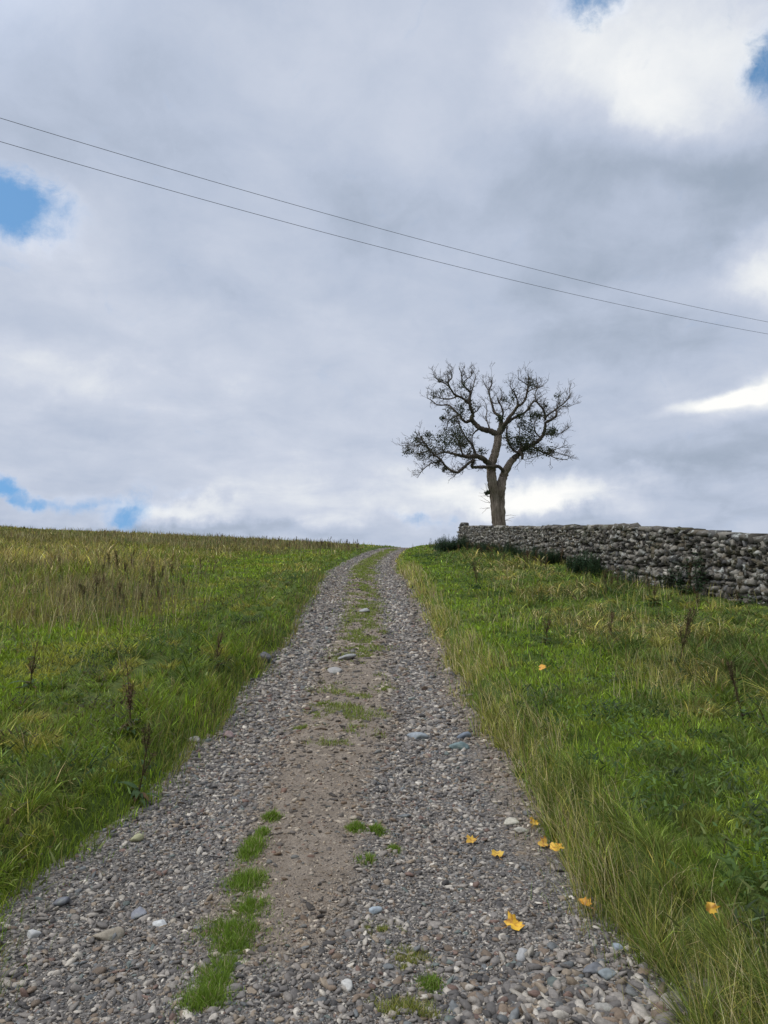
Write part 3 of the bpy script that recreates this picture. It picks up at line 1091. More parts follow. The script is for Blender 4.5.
# limbs: each a list of branches; (points, depth start, depth end)
LIMBS = [
    # upper left limb
    [([(499, 435, 3.2), (491, 431, 3.0), (486, 430, 2.8), (480, 428, 2.6), (475.5, 424, 2.4), (471.5, 419, 2.3), (473, 414, 1.9), (470.5, 407, 1.7), (469.5, 399, 1.5), (470.5, 393, 1.2), (466, 388, 1.0), (462.5, 383, .9), (461.4, 374, .6), (459, 368, .3)], 0, -1.5),
     ([(472, 420, 2.0), (466, 422, 1.6), (462, 419, 1.5), (459, 415, 1.3), (452, 408, 1.0), (448, 405, .9), (438, 405, .6), (431, 400, .5), (427, 398, .3)], -.6, 1.5),
     ([(469.5, 404, 1.4), (465, 400, 1.3), (460, 397, 1.2), (455, 395, 1.1), (452, 391, 1.0), (448.5, 385, .9), (449, 381, .8), (452, 377, .7), (450, 370, .3)], -1, -2.6),
     ([(456, 397, .9), (450, 399, .7), (444, 399, .6), (437, 397, .4), (430, 395, .2)], -2, -3),
     ([(448.5, 386, .7), (444, 383, .6), (439, 381, .5), (435, 377, .3)], -2.4, -3),
     ([(470.5, 394, .9), (472.5, 389, .7), (474, 383, .6), (475.5, 376, .4), (473, 371, .2)], -1.2, .4),
     ([(459, 415, .9), (452, 418.5, .7), (448, 422, .6), (447, 427, .5), (444, 432, .3)], .4, 1.2),
     ([(462.5, 383, .6), (467, 379, .5), (471, 376, .4), (472, 370, .2)], -1.4, -2),
     ([(473, 413, 1.0), (478, 410, .5), (481, 403, .3)], -.5, -1.4),
     ([(480, 428, 1.0), (474, 433, .8), (472, 438, .7), (473, 446, .8), (476, 453, 1.0)], -.2, .6)],
    # centre limb, upright
    [([(498, 434, 3.0), (500.5, 428, 2.8), (501, 421, 2.3), (499, 416, 1.8), (494.5, 412, 1.5), (492, 404, 1.1), (490, 397, .9), (489, 391, .8), (491.5, 385, .7), (492, 377, .3)], .1, 1.6),
     ([(501, 422, 1.5), (503, 414, 1.1), (501.5, 407, .8), (499, 403, .6), (497, 398, .3)], .2, -1),
     ([(491.5, 402, .7), (495, 403.5, .6), (500, 402, .4), (502, 396, .25)], 1.3, 1.8),
     ([(490, 430, 1.0), (488, 424, .7), (486, 418, .5), (487, 411, .4), (485, 402, .2)], 0, 1.2),
     ([(489.5, 391, .6), (486, 387, .4), (483, 381, .2)], 1.5, 1.8)],
    # right of centre, twin rising branches
    [([(499, 434, 3.0), (503, 428, 2.6), (505.5, 423, 2.2), (509.5, 417, 1.9), (514, 412, 1.7), (517, 407, 1.5), (523, 403, 1.3), (526, 397, 1.2), (527.5, 390, 1.0), (528, 384, .7), (529, 376, .3)], 0, -1.8),
     ([(506, 424, 2.0), (510, 421, 1.7), (514, 418, 1.5), (519, 416, 1.4), (524, 413, 1.2), (528, 409, 1.1), (533, 402, 1.1), (536, 401.5, 1.0), (539, 404.5, 1.1), (542, 408, 1.1), (544.5, 413, 1.2), (545, 419, 1.4)], -.2, .8),
     ([(518, 406, .9), (517, 399, .7), (515, 394, .6), (511, 388, .4), (510, 383, .2)], -1, -2),
     ([(527.5, 392, .7), (533, 389, .6), (537, 388, .4), (544, 385, .3)], -1.4, -2.2),
     ([(528, 385, .6), (523, 382, .5), (518, 379, .3)], -1.6, -2.2),
     ([(536, 401, .7), (535, 394, .6), (538, 387, .4), (536, 381, .2)], .6, 1.4),
     ([(530, 406, .8), (530, 414, .6), (531, 421, .5), (529, 427, .3)], .3, 1)],
    # low left limb, two arms
    [([(491, 465, 2.9), (486, 461, 2.8), (482, 458, 2.6), (477.5, 456.5, 2.4), (472, 456.5, 2.1), (465, 456.5, 1.8), (458, 455, 1.5), (450, 453, 1.2), (444, 452, 1.0), (438, 454, .8), (433, 455, .4)], -.2, -2.2),
     ([(477, 456, 1.5), (474, 451, 1.2), (473, 446, 1.1), (469, 441, 1.0), (465, 436, .9), (462, 430, .7), (459, 424, .5), (458, 418, .3)], -.6, -1.6),
     ([(463, 456, 1.0), (461, 449, .9), (459, 442, .8), (456, 436, .6), (455, 428, .3)], -1.4, -2.2)],
    [([(497, 466, 2.0), (491, 466.5, 2.1), (485.5, 467, 2.0), (479, 467, 1.8), (472.5, 467, 1.8), (472.5, 463.5, 1.7), (473.5, 460.5, 1.6), (469, 463, 1.5), (465, 466.5, 1.5), (461, 470, 1.5), (457, 472.5, 1.5), (452, 471, 1.4),
       (447, 467.5, 1.3), (443, 463, 1.2), (440, 459, 1.1), (434, 454.5, 1.0), (429, 449, .9), (425, 443, .8), (421, 438, .6), (418, 432, .3)], -.5, -2.6),
     ([(441, 460, .8), (437, 462.5, .7), (432, 463, .6), (426, 467, .5), (421, 472, .4), (417.5, 478, .2)], -1.6, -2.6),
     ([(430, 450, .7), (424, 452, .6), (417, 454, .4), (409, 453, .2)], -2, -1.4),
     ([(427, 446, .6), (420, 445, .5), (412, 446, .3), (404, 445, .15)], -2.1, -3),
     ([(434, 462, .4), (429, 459, .3), (422, 460, .15)], -1.7, -1.2),
     ([(497, 466, 1.6), (500, 467.5, 1.9), (503, 470.5, 2.2)], -.5, .1)],
    # right stem limb
    [([(512.5, 460, 3.2), (516, 456.5, 3.1), (520, 452, 2.9), (525, 448, 2.7), (530, 445.5, 2.4), (535, 443, 2.2), (540, 439, 2.1), (543.5, 434, 1.9), (545, 428, 1.7), (545.5, 423, 1.5), (550, 420.5, 1.3), (554, 418, 1.2), (556.5, 414.5, 1.1), (556, 411, .7)], .5, .2),
     ([(545, 420, 1.2), (547, 416, 1.0), (552, 412, .9), (558, 407.5, .8), (563, 404, .7), (567, 400, .6), (570, 395, .4), (569, 388, .2)], .6, 2),
     ([(519, 452, 1.8), (522, 454, 2.0), (522.3, 459, 1.4)], .4, -.1),
     ([(518, 453, 1.5), (513.5, 450, 1.4), (510.5, 446, 1.3), (507, 439, 1.1), (506.5, 432, .8), (507, 425, .6)], .4, 1.4),
     ([(531, 445.5, 1.3), (536, 448.5, 1.1), (542, 452, .9), (549, 455, .7), (557, 458.5, .5), (568, 460, .25)], .4, -1.4),
     ([(544, 454, .5), (537, 456.5, .4), (529, 458.5, .3), (524, 460, .15)], -.3, -1),
     ([(549, 454.5, .6), (554, 450, .5), (562, 447, .3), (568, 444, .15)], -.6, .4),
     ([(544, 434, .9), (551, 434, .7), (557, 434, .5), (563, 432, .3), (566, 427, .15)], .4, -.8),
     ([(560, 405.5, .5), (567, 407, .4), (575, 404, .2)], 1.3, 1.8),
     ([(552, 412, .6), (557, 409, .5), (558, 401, .35), (560, 394, .2)], 1, .4),
     ([(556, 452, .4), (563, 455, .3), (570, 456, .15)], -.2, -.6),
     ([(520, 451, 1.1), (521, 444, .9), (519, 438, .7), (520, 430, .5), (517, 424, .3)], .5, 1.6),
     ([(541, 438, 1.0), (536, 433, .8), (534, 425, .6), (536, 418, .4)], .4, 1.2)],
]
CENTRE = tp(490, 440)
tw_spawn = []
for L in LIMBS:
    st = Store()
    for pts, d0, d1 in L:
        S, rad = limb_path(pts, d0, d1)
        st.add(tube(S, np.maximum(rad, .012), 7, .10, tr))
        for k in range(3, len(S)):
            if rad[k] < 1.75 * PXM:
                tw_spawn.append((st, S[k], S[k] - S[k - 1], rad[k]))
    # twigs
    mine = [t for t in tw_spawn if t[0] is st]

    def twig(p, d, length, rd, lev):
        m = 5
        P = [p]
        d = d / (np.linalg.norm(d) + 1e-9)
        for q in range(m):
            d = d + tr.normal(0, .22, 3) + np.array([0, 0, .07])
            d /= np.linalg.norm(d)
            P.append(P[-1] + d * length / m)
        st.add(tube(np.array(P), np.linspace(rd, .007, m + 1), 4, 0, tr))
        TW.append((P[-1], lev))
        TW.append((P[3], lev))
        if lev > 0:
            for q in range(tr.integers(1, 4)):
                k = tr.integers(1, m)
                dd = d + tr.normal(0, .75, 3)
                twig(P[k], dd, length * tr.uniform(.45, .75), rd * .7, lev - 1)

    for (_, p, d, rd) in mine:
        if tr.uniform() < .72:
            out = (p - CENTRE)
            out = out / (np.linalg.norm(out) + 1e-9)
            dd = d / (np.linalg.norm(d) + 1e-9) * .5 + out * .55 + tr.normal(0, .6, 3) + np.array([0, 0, .25])
            twig(p, dd, tr.uniform(.40, 1.10), min(.019, max(.011, rd * .45)), 2)
    st.build('limb', M_LIMB, tree)

# sprouts on the trunk
sp = TRUNK
for px, py, dx_, dz_ in ((489.5, 497, -1.0, .35), (490, 508, -1, .0), (489, 492, -.8, .7), (490, 503, -1, .5), (504, 516, 1, .1), (503, 521, .9, .3), (489.5, 494, -1, .9)):
    for q in range(2):
        P = [tp(px, py, 0)]
        d = np.array([dx_, tr.normal(0, .4), dz_])
        for k in range(5):
            d = d / np.linalg.norm(d) + tr.normal(0, .25, 3)
            P.append(P[-1] + d / np.linalg.norm(d) * .2)
        sp.add(tube(np.array(P), np.linspace(.018, .006, 6), 4, 0, tr))
TRUNK.build('trunk', M_BARK, tree)

CLUMPS = [(425, 444, 8), (416, 441, 6), (432, 452, 6), (440, 440, 7), (452, 432, 9), (460, 436, 9), (458, 445, 8), (447, 446, 6), (408, 452, 5), (470, 455, 6),
          (420, 455, 5), (437, 463, 3), (445, 469, 3), (458, 408, 6), (463, 411, 6), (448, 410, 4), (466, 400, 5), (473, 408, 4), (470, 400, 3), (444, 392, 4),
          (440, 380, 3), (462, 385, 4), (435, 395, 4), (443, 418, 3), (530, 383, 6), (514, 394, 5), (512, 402, 5), (533, 385, 4), (505, 399, 3), (545, 405, 3),
          (557, 397, 3), (500, 418, 4), (521, 417, 4), (522, 424, 4), (529, 432, 8), (534, 437, 7), (520, 440, 6), (517, 446, 6), (550, 433, 6), (553, 430, 4),
          (545, 452, 5), (537, 451, 5), (530, 451, 4), (552, 450, 4), (510, 443, 5), (533, 415, 4), (540, 415, 4), (528, 447, 6), (487, 493, 2.5), (428, 435, 4), (454, 422, 4), (482, 452, 4), (464, 444, 5), (526, 441, 5), (508, 436, 4)]
LV, LF, LC, ln = [], [], [], 0
for px, py, rp in CLUMPS:
    m_ = int((46 if py > 412 else 24) * rp)
    dep0 = tr.normal(0, 1.0)
    cen = tp(px, py, dep0)
    P = cen + tr.normal(0, .75, (m_, 3)) * rp * PXM * np.array([1, 1.2, 1])
    sub = cen + tr.normal(0, .85, (9, 3)) * rp * PXM
    k = tr.integers(0, 9, m_)
    P = P * .55 + (sub[k] + tr.normal(0, .28, (m_, 3)) * rp * PXM) * .45
    sz = tr.uniform(.045, .105, m_)
    a, b = tr.normal(size=(m_, 3)), tr.normal(size=(m_, 3))
    a /= np.linalg.norm(a, axis=1)[:, None]
    b = np.cross(a, b)
    b /= np.linalg.norm(b, axis=1)[:, None]
    Q = np.stack([P - a * sz[:, None], P + b * sz[:, None] * .5, P + a * sz[:, None] * 1.1, P - b * sz[:, None] * .5], 1)
    LV.append(Q.reshape(-1, 3))
    LF.append(np.arange(m_ * 4).reshape(-1, 4) + ln)
    c = np.array([(.038, .05, .022), (.055, .064, .03), (.028, .036, .018), (.07, .07, .038)])[tr.integers(0, 4, m_)] * tr.uniform(.7, 1.2, (m_, 1))
    LC.append(np.repeat(c, 4, 0))
    ln += m_ * 4
mesh_np('foliage', np.concatenate(LV), [np.concatenate(LF)], np.concatenate(LC), False, M_TREELEAF, tree)


# ------------------------------------------------------------------ overhead wires
def wire(p0, p1, p_mid_drop, label):
    a, b = np.array(p0, float), np.array(p1, float)
    d = b - a
    ts = np.linspace(-1.4, 2.2, 90)
    P = a + ts[:, None] * d
    P[:, 2] -= 4 * p_mid_drop * ts * (1 - ts)
    V, q, t = tube(P - P[0], np.full(len(P), .0062), 6)
    o = mesh_np('power_line', V, [q, t], None, True, M_WIRE)
    o.location = tuple(P[0])
    tag(o, label, 'wire', 'overhead wires crossing the sky')


def at_depth(px, py, d):
    v = view_dir(px, py)
    v = v / v[1]
    return np.array([0, 0, CAM_H]) + v * d


wire(at_depth(0, 118, 15), at_depth(768, 322, 27), .30, 'upper of the two thin dark wires slanting across the cloudy sky')
wire(at_depth(0, 141.5, 15), at_depth(768, 334, 27), .32, 'lower of the two thin dark wires slanting across the cloudy sky')

# ------------------------------------------------------------------ fallen leaves
lp = [(0, -.50), (.16, -.36), (.44, -.46), (.46, -.22), (.68, -.02), (.52, .12), (.56, .40), (.32, .36), (.22, .54), (0, .74)]
outline = np.array(lp + [(-x, y) for x, y in lp[-2:0:-1]])
LEAVES = [
    (472, 844, 13, (.52, .31, .03), 'small yellow fallen leaf on the stones, leftmost on the track'),
    (497, 858, 14, (.60, .38, .04), 'pale yellow fallen leaf on gravel, just right of the leftmost leaf'),
    (535, 826, 13, (.62, .37, .02), 'bright yellow fallen leaf uppermost at the edge of the track'),
    (544, 848, 12, (.58, .36, .06), 'thin curled yellow leaf below the uppermost leaf'),
    (557, 856, 16, (.66, .38, .03), 'broad yellow leaf touching the grass fringe beside the curled leaf'),
    (514, 930, 19, (.66, .39, .02), 'largest bright yellow leaf lying alone on the gravel'),
    (586, 913, 15, (.58, .28, .02), 'orange leaf at the foot of the tall grass'),
    (711, 909, 16, (.60, .36, .03), 'yellow leaf caught in the long grass on the right'),
    (544, 668, 10, (.62, .32, .03), 'single orange leaf lying on the short green grass'),
]
M_LEAF, nt, nd, lk = new_mat('fallen_leaf')
at = N(nd, 'ShaderNodeAttribute', attribute_name='col')
tc = N(nd, 'ShaderNodeTexCoord')
nz = N(nd, 'ShaderNodeTexNoise', Scale=45.0, Detail=4.0)
lk.new(tc.outputs['Object'], nz.inputs['Vector'])
sp_ = ramp(nd, lk, nz.outputs[0], [(.34, (.42, .27, .16)), (.50, (.92, .86, .8)), (.6, (1, 1, 1))])
cc_ = mixc(nd, lk, 1.0, at.outputs[0], sp_, 'MULTIPLY')
pb = N(nd, 'ShaderNodeBsdfPrincipled', Roughness=.55)
lk.new(cc_, pb.inputs['Base Color'])
ou = N(nd, 'ShaderNodeOutputMaterial')
lk.new(pb.outputs[0], ou.inputs[0])
for k, (px, py, wpx, c, lab) in enumerate(LEAVES):
    x, y, z = drop(px, py)
    S = wpx / F * math.hypot(y, CAM_H) * [.72, .66, .70, .72, .70, .72, .66, .46, .75][k]
    jag = np.random.default_rng(40 + k).uniform(.72, 1.15, len(outline))
    fold = [.5, .15, .3, .9, .25, .35, .6, .55, .2][k]
    V, Fc, C = [], [], []
    rings = [0, .35, .7, 1.0]
    no = len(outline)
    V.append((0, 0, 0))
    for rg in rings[1:]:
        for (a, b), jg in zip(outline, jag):
            a, b = a * jg, b * jg
            cup = (.07 + .045 * (k % 3)) * rg * rg * math.sin((2 + k % 2) * math.atan2(b, a) + k) + .10 * (a * rg) ** 2 * (1 if k % 2 else -1) + .06 * (b * rg) ** 2
            V.append((a * rg, b * rg, cup + fold * abs(a * rg) ** 1.3))
    V = np.array(V) * S
    tri = np.array([(0, 1 + q, 1 + (q + 1) % no) for q in range(no)])
    qd = np.concatenate([np.array([(1 + g * no + q, 1 + (g + 1) * no + q, 1 + (g + 1) * no + (q + 1) % no, 1 + g * no + (q + 1) % no) for q in range(no)]) for g in range(2)])
    # stalk
    P = np.array([(0, -.5 * S, 0), (.03 * S, -.75 * S, .02 * S), (.10 * S, -1.0 * S, .05 * S)])
    o = mesh_np('fallen_leaf', V, [tri, qd], np.repeat(np.array([c]), len(V), 0), False, M_LEAF)
    sv, sq, st_ = tube(P, [.0022, .0018, .0014], 5)
    so = mesh_np('stalk', sv, [sq, st_], np.repeat(np.array([(.5, .25, .05)]), len(sv), 0), True, M_LEAF, o)
    lift = {7: .30, 8: .10, 4: .05, 6: .04}.get(k, .022)
    if k in (7, 8):       # resting on blade tips, so nearer the eye than the soil behind it
        f_ = (CAM_H - (z + lift)) / (CAM_H - z)
        x, y = x * f_, y * f_
    o.location = (x, y, z + lift)
    tl = 1.0 if k in (7,) else (.75 if k == 3 else .30)
    o.rotation_euler = (Matrix.Rotation(tl, 3, 'X') @ Matrix.Rotation(.15 * math.sin(k * 1.3), 3, 'Y') @ Matrix.Rotation([2.2, .3, -.6, 1.4, 2.9, -1.2, .8, .2, 1.9][k], 3, 'Z')).to_euler()
    tag(o, lab, 'leaf')


# ------------------------------------------------------------------ weeds
def leafblade(st, p, d, L, W, c, droop, r):
    """one broad leaf as a bent strip"""
    d = d / np.linalg.norm(d)
    side = np.cross(d, [0, 0, 1.0])
    side /= np.linalg.norm(side) + 1e-9
    m = 4
    pts, q = [np.array(p)], np.array(p)
    dd = d.copy()
    for k in range(m):
        dd = dd + np.array([0, 0, -droop / m])
        dd /= np.linalg.norm(dd)
        q = q + dd * L / m
        pts.append(q)
    wd = [.35, 1, .9, .55, .05]
    V = []
    for a, b in zip(pts, wd):
        V += [a - side * W * b * .5, a + side * W * b * .5]
    b0 = st['n']
    st['V'] += V
    st['F'] += [(b0 + 2 * k, b0 + 2 * k + 1, b0 + 2 * k + 3, b0 + 2 * k + 2) for k in range(m)]
    st['C'] += [c * (1 + .1 * r.normal())] * len(V)
    st['n'] += len(V)


def build_store(name, st, mat, parent):
    return mesh_np(name, np.array(st['V']), [np.array(st['F'])], np.array(st['C']), False, mat, parent, link=True)


def newst():
    return dict(V=[], F=[], C=[], n=0)


def make_dock(seed, H, dead):
    r = np.random.default_rng(seed)
    root = empty('dock_plant', (0, 0, 0))
    stem = Store()
    lv, sd = newst(), newst()
    tips = []
    P = [np.zeros(3)]
    d = np.array([r.normal(0, .06), r.normal(0, .06), 1])
    for k in range(6):
        d = d + r.normal(0, .05, 3)
        P.append(P[-1] + d / np.linalg.norm(d) * H / 6)
    stem.add(tube(np.array(P), np.linspace(.009, .004, 7), 5))
    tips.append((P, .14))
    for q in range(r.integers(3, 7)):
        k = r.integers(1, 5)
        a = r.uniform(0, 6.28)
        B = [P[k]]
        d = np.array([math.cos(a) * .36, math.sin(a) * .36, 1])
        for j in range(4):
            d = d + r.normal(0, .08, 3) + np.array([0, 0, .12])
            B.append(B[-1] + d / np.linalg.norm(d) * H * r.uniform(.07, .11))
        stem.add(tube(np.array(B), np.linspace(.006, .003, 5), 4))
        tips.append((B, .15))
    sc = np.array((.155, .10, .058)) if dead else np.array((.11, .085, .04))
    for P_, t0 in tips:
        P_ = np.array(P_)
        for t in np.arange(t0, 1.0, .055):
            f = t * (len(P_) - 1)
            i0 = int(f)
            p = P_[i0] + (P_[min(i0 + 1, len(P_) - 1)] - P_[i0]) * (f - i0)
            for q in range(r.integers(4, 9)):
                pp = p + r.normal(0, .018, 3)
                s_ = r.uniform(.007, .015)
                b0 = sd['n']
                ax = r.normal(size=(3, 3))
                V = [pp + ax[0] / np.linalg.norm(ax[0]) * s_, pp + ax[1] / np.linalg.norm(ax[1]) * s_, pp + ax[2] / np.linalg.norm(ax[2]) * s_, pp - ax[0] / np.linalg.norm(ax[0]) * s_]
                sd['V'] += V
                sd['F'] += [(b0, b0 + 1, b0 + 2, b0 + 3)]
                sd['C'] += [sc * r.uniform(.6, 1.5)] * 4
                sd['n'] += 4
    lc = np.array((.045, .075, .025))
    for q in range(r.integers(11, 16)):
        a = r.uniform(0, 6.28)
        leafblade(lv, (0, 0, r.uniform(.01, .12)), np.array([math.cos(a), math.sin(a), r.uniform(.4, 1.0)]), r.uniform(.16, .34), r.uniform(.05, .09), lc if r.uniform() > .25 else np.array((.09, .055, .025)), 1.1, r)
    for q in range(6):
        a = r.uniform(0, 6.28)
        k = r.integers(1, 5)
        leafblade(lv, P[k], np.array([math.cos(a), math.sin(a), .8]), r.uniform(.07, .14), .03, lc * 1.1, 1.0, r)
    stem.V = [np.asarray(v) for v in stem.V]
    o1 = mesh_np('stem', np.concatenate(stem.V), [np.concatenate(stem.Q), np.concatenate(stem.T)], np.repeat(np.array([(.06, .04, .022)]), stem.n, 0), True, M_SEED, root)
    build_store('seed_sprays', sd, M_SEED, root)
    build_store('leaves', lv, M_WEED, root)
    return root


def make_nettle(seed, H, nst, spread):
    r = np.random.default_rng(seed)
    root = empty('nettle_clump', (0, 0, 0))
    stem = Store()
    lv = newst()
    for q in range(nst):
        p0 = np.array([r.normal(0, spread), r.normal(0, spread), 0])
        h = H * r.uniform(.65, 1.05) * (1 - .25 * min(1, np.linalg.norm(p0) / (2 * spread)))
        P = [p0]
        d = np.array([p0[0] * .25, p0[1] * .25, 1]) + r.normal(0, .08, 3)
        for k in range(6):
            d = d + r.normal(0, .05, 3)
            P.append(P[-1] + d / np.linalg.norm(d) * h / 6)
        stem.add(tube(np.array(P), np.linspace(.006, .003, 7), 4))
        a0 = r.uniform(0, 6.28)
        for k in range(1, 12):
            f = k / 12 * 5.99
            i0 = int(f)
            p = P[i0] + (P[i0 + 1] - P[i0]) * (f - i0)
            for s in (0, PI):
                a = a0 + k * 1.57 + s
                leafblade(lv, p, np.array([math.cos(a), math.sin(a), .35]), r.uniform(.07, .12) * (1.15 - k * .04), .045, np.array((.026, .052, .020)) * r.uniform(.7, 1.3), .9, r)
    mesh_np('stem_sprays', np.concatenate(stem.V), [np.concatenate(stem.Q), np.concatenate(stem.T)], np.repeat(np.array([(.04, .05, .022)]), stem.n, 0), True, M_SEED, root)
    build_store('leaves', lv, M_WEED, root)
    return root


def kids(o):
    return [c for c in bpy.data.objects if c.parent == o]


def put(proto, used, x, y, rz, sc, label, cat, group=None):
    if proto.name not in used:
        used.add(proto.name)
        o = proto
    else:
        o = proto.copy()
        COL.objects.link(o)
        for ch in PK[proto.name]:
            c = ch.copy()
            COL.objects.link(c)
            c.parent = o
    o.location = (x, y, float(surf_h(x, y)) - .01)
    o.rotation_euler = (.17 * math.sin(x * 37.1 + y * 11.3), .17 * math.cos(x * 23.7 - y * 7.9), rz)
    o.scale = (sc, sc, sc * (1 + .15 * math.sin(x * 51 + y * 3)))
    tag(o, label, cat, group)
    return o


used = set()
docks = [make_dock(700 + k, .75, k % 2 == 0) for k in range(4)]
nettles = [make_nettle(800 + k, .75, 26, .22) for k in range(2)]
PK = {p.name: kids(p) for p in docks + nettles}
SOLO = [(131, 735, .80, 'tall dark dock plant alone on the left bank above the gravel'),
        (137, 800, .62, 'short dark dock at the left gravel edge, nearest the walker'),
        (215, 668, .75, 'dock on the crest of the left bank, farthest of the three bank docks'),
        (679, 668, .95, 'tall yellowing dock standing free in the right-hand rough grass'),
        (545, 645, .70, 'dark dock by the edge of the mown strip, right of the track'),
        (744, 722, .75, 'brown dock in long grass towards the right edge of the photo'),
        (612, 640, .75, 'thin dock between the tall yellowing dock and the mown strip'),
        (478, 590, .95, 'dark dock in the grass below the far end of the wall'),
        (30, 690, .80, 'brown dock in the rough grass at the far left edge')]
k = 0
for px, py, sc, lab in SOLO:
    x, y, z = drop(px, py)
    put(docks[k % 4], used, x, y, k * 1.9, sc, lab, 'weed')
    k += 1
pr = np.random.default_rng(31)
for q in range(64):                                        # row against the left skyline
    d = pr.uniform(54, 67)
    px = 205 + 160 * pr.beta(1.5, 1.1)
    x = (px - 384) / F * d
    put(docks[pr.integers(0, 4)], used, x, d, pr.uniform(0, 6), pr.uniform(.55, .95), 'dark seed-headed dock in the row along the skyline left of the track', 'weed', 'docks along the left skyline')
for q in range(42):                                        # dark stand in the left meadow
    d = pr.uniform(14.5, 25)
    px = np.clip(pr.normal(100, 38), 5, 210)
    x = (px - 384) / F * d
    put(docks[pr.integers(0, 4)], used, x, d, pr.uniform(0, 6), pr.uniform(.5, .85), 'dead brown dock in the dark stand in the left meadow', 'weed', 'docks standing in the left meadow')
for q in range(40):                                        # along the foot of the wall
    d = pr.uniform(13, 44)
    wx = float(np.interp(d, WP[:, 1], WP[:, 0]))
    x = wx - pr.uniform(.5, 2.0)
    put(docks[pr.integers(0, 4)], used, x, d, pr.uniform(0, 6), pr.uniform(.6, .95), 'dark dock in the weeds along the foot of the wall', 'weed', 'docks along the foot of the wall')
for q in range(26):                                        # nettles at the far end of the wall
    d = pr.uniform(46, 55)
    x = pr.uniform(3.9, 6.1) - (55 - d) * .02
    put(nettles[q % 2], used, x, d, pr.uniform(0, 6), pr.uniform(1.0, 1.7), 'dark green nettle clump in the thicket at the far end of the wall', 'weed', 'nettles at the far wall end')
for q in range(60):                                        # nettles along the wall foot
    d = pr.uniform(17, 46)
    wx = float(np.interp(d, WP[:, 1], WP[:, 0]))
    put(nettles[q % 2], used, wx - pr.uniform(.38, .9), d, pr.uniform(0, 6), pr.uniform(.45, .95), 'low nettle clump growing against the foot of the wall', 'weed', 'nettles along the foot of the wall')
for q, (px, d, sc, lab) in enumerate([(708, 16.2, 1.25, 'tallest bushy nettle clump against the near part of the wall'),
                                      (690, 17.0, .95, 'nettle clump just left of the tallest clump by the wall')]):
    put(nettles[q % 2], used, (px - 384) / F * d, d, q, sc, lab, 'weed')

# ------------------------------------------------------------------ sky
world = bpy.data.worlds.new('World')
scene.world = world
world.use_nodes = True
nt = world.node_tree
nd, lk = nt.nodes, nt.links
nd.clear()
SUN_EL, SUN_AZ = math.radians(58), math.radians(-108)     # azimuth clockwise from +Y
sky = N(nd, 'ShaderNodeTexSky', sky_type='NISHITA', sun_disc=False)
sky.sun_elevation = SUN_EL
sky.sun_rotation = SUN_AZ
sky.air_density, sky.dust_density, sky.ozone_density = 1.0, .6, 1.5
tc = N(nd, 'ShaderNodeTexCoord')
D0 = tc.outputs['Generated']


def vmath(op, a, b=None):
    n_ = N(nd, 'ShaderNodeVectorMath', operation=op)
    for i_, v in ((0, a), (1, b)):
        if v is None:
            continue
        if isinstance(v, (tuple, list, np.ndarray)):
            n_.inputs[i_].default_value = tuple(float(q) for q in v)
        else:
            lk.new(v, n_.inputs[i_])
    return n_


def smath(op, a, b=None, c=None, clamp=False):
    n_ = N(nd, 'ShaderNodeMath', operation=op)
    n_.use_clamp = clamp
    for i_, v in ((0, a), (1, b), (2, c)):
        if v is None:
            continue
        if isinstance(v, (int, float)):
            n_.inputs[i_].default_value = float(v)
        else:
            lk.new(v, n_.inputs[i_])
    return n_.outputs[0]


def noise(vec, scale, detail=6., rough=.55, dist=0.):
    n_ = N(nd, 'ShaderNodeTexNoise', Scale=float(scale), Detail=float(detail), Roughness=float(rough), Distortion=float(dist))
    lk.new(vec, n_.inputs['Vector'])
    return n_


def warp(scale, amt, detail=5.):
    w1 = noise(D0, scale, detail, .6)
    v = vmath('SUBTRACT', w1.outputs[1], (.5, .5, .5)).outputs[0]
    v = vmath('SCALE', v)
    v.inputs['Scale'].default_value = amt
    return vmath('ADD', D0, v.outputs[0]).outputs[0] if False else v


_w = warp(5.0, .16, 7.)
DW = vmath('ADD', D0, _w.outputs[0]).outputs[0]
_w2 = warp(9.0, .13, 8.)
DB = vmath('ADD', D0, _w2.outputs[0]).outputs[0]


_w3 = warp(7.0, .045, 7.)
DN = vmath('ADD', D0, _w3.outputs[0]).outputs[0]


def blob(px, py, rx, ry, amp, vec, rot=0., power=1.0):
    c = view_dir(px, py)
    c /= np.linalg.norm(c)
    r_ = np.cross(c, [0, 0, 1])
    r_ /= np.linalg.norm(r_)
    u_ = np.cross(r_, c)
    ca, sa = math.cos(rot), math.sin(rot)
    a = (r_ * ca + u_ * sa) / (rx / F)
    b = (-r_ * sa + u_ * ca) / (ry / F)
    x_ = vmath('DOT_PRODUCT', vec, a).outputs['Value']
    y_ = vmath('DOT_PRODUCT', vec, b).outputs['Value']
    z_ = smath('SUBTRACT', vmath('DOT_PRODUCT', vec, c).outputs['Value'], 1.0)
    cb = N(nd, 'ShaderNodeCombineXYZ')
    for i_, v in enumerate((x_, y_, z_)):
        lk.new(v, cb.inputs[i_])
    ln_ = vmath('LENGTH', cb.outputs[0]).outputs['Value']
    mr = N(nd, 'ShaderNodeMapRange', interpolation_type='SMOOTHSTEP')
    lk.new(ln_, mr.inputs['Value'])
    mr.inputs['From Min'].default_value = 0
    mr.inputs['From Max'].default_value = 1.4
    mr.inputs['To Min'].default_value = amp
    mr.inputs['To Max'].default_value = 0
    return mr.outputs[0]


def total(lst):
    t = lst[0]
    for v in lst[1:]:
        t = smath('ADD', t, v)
    return t


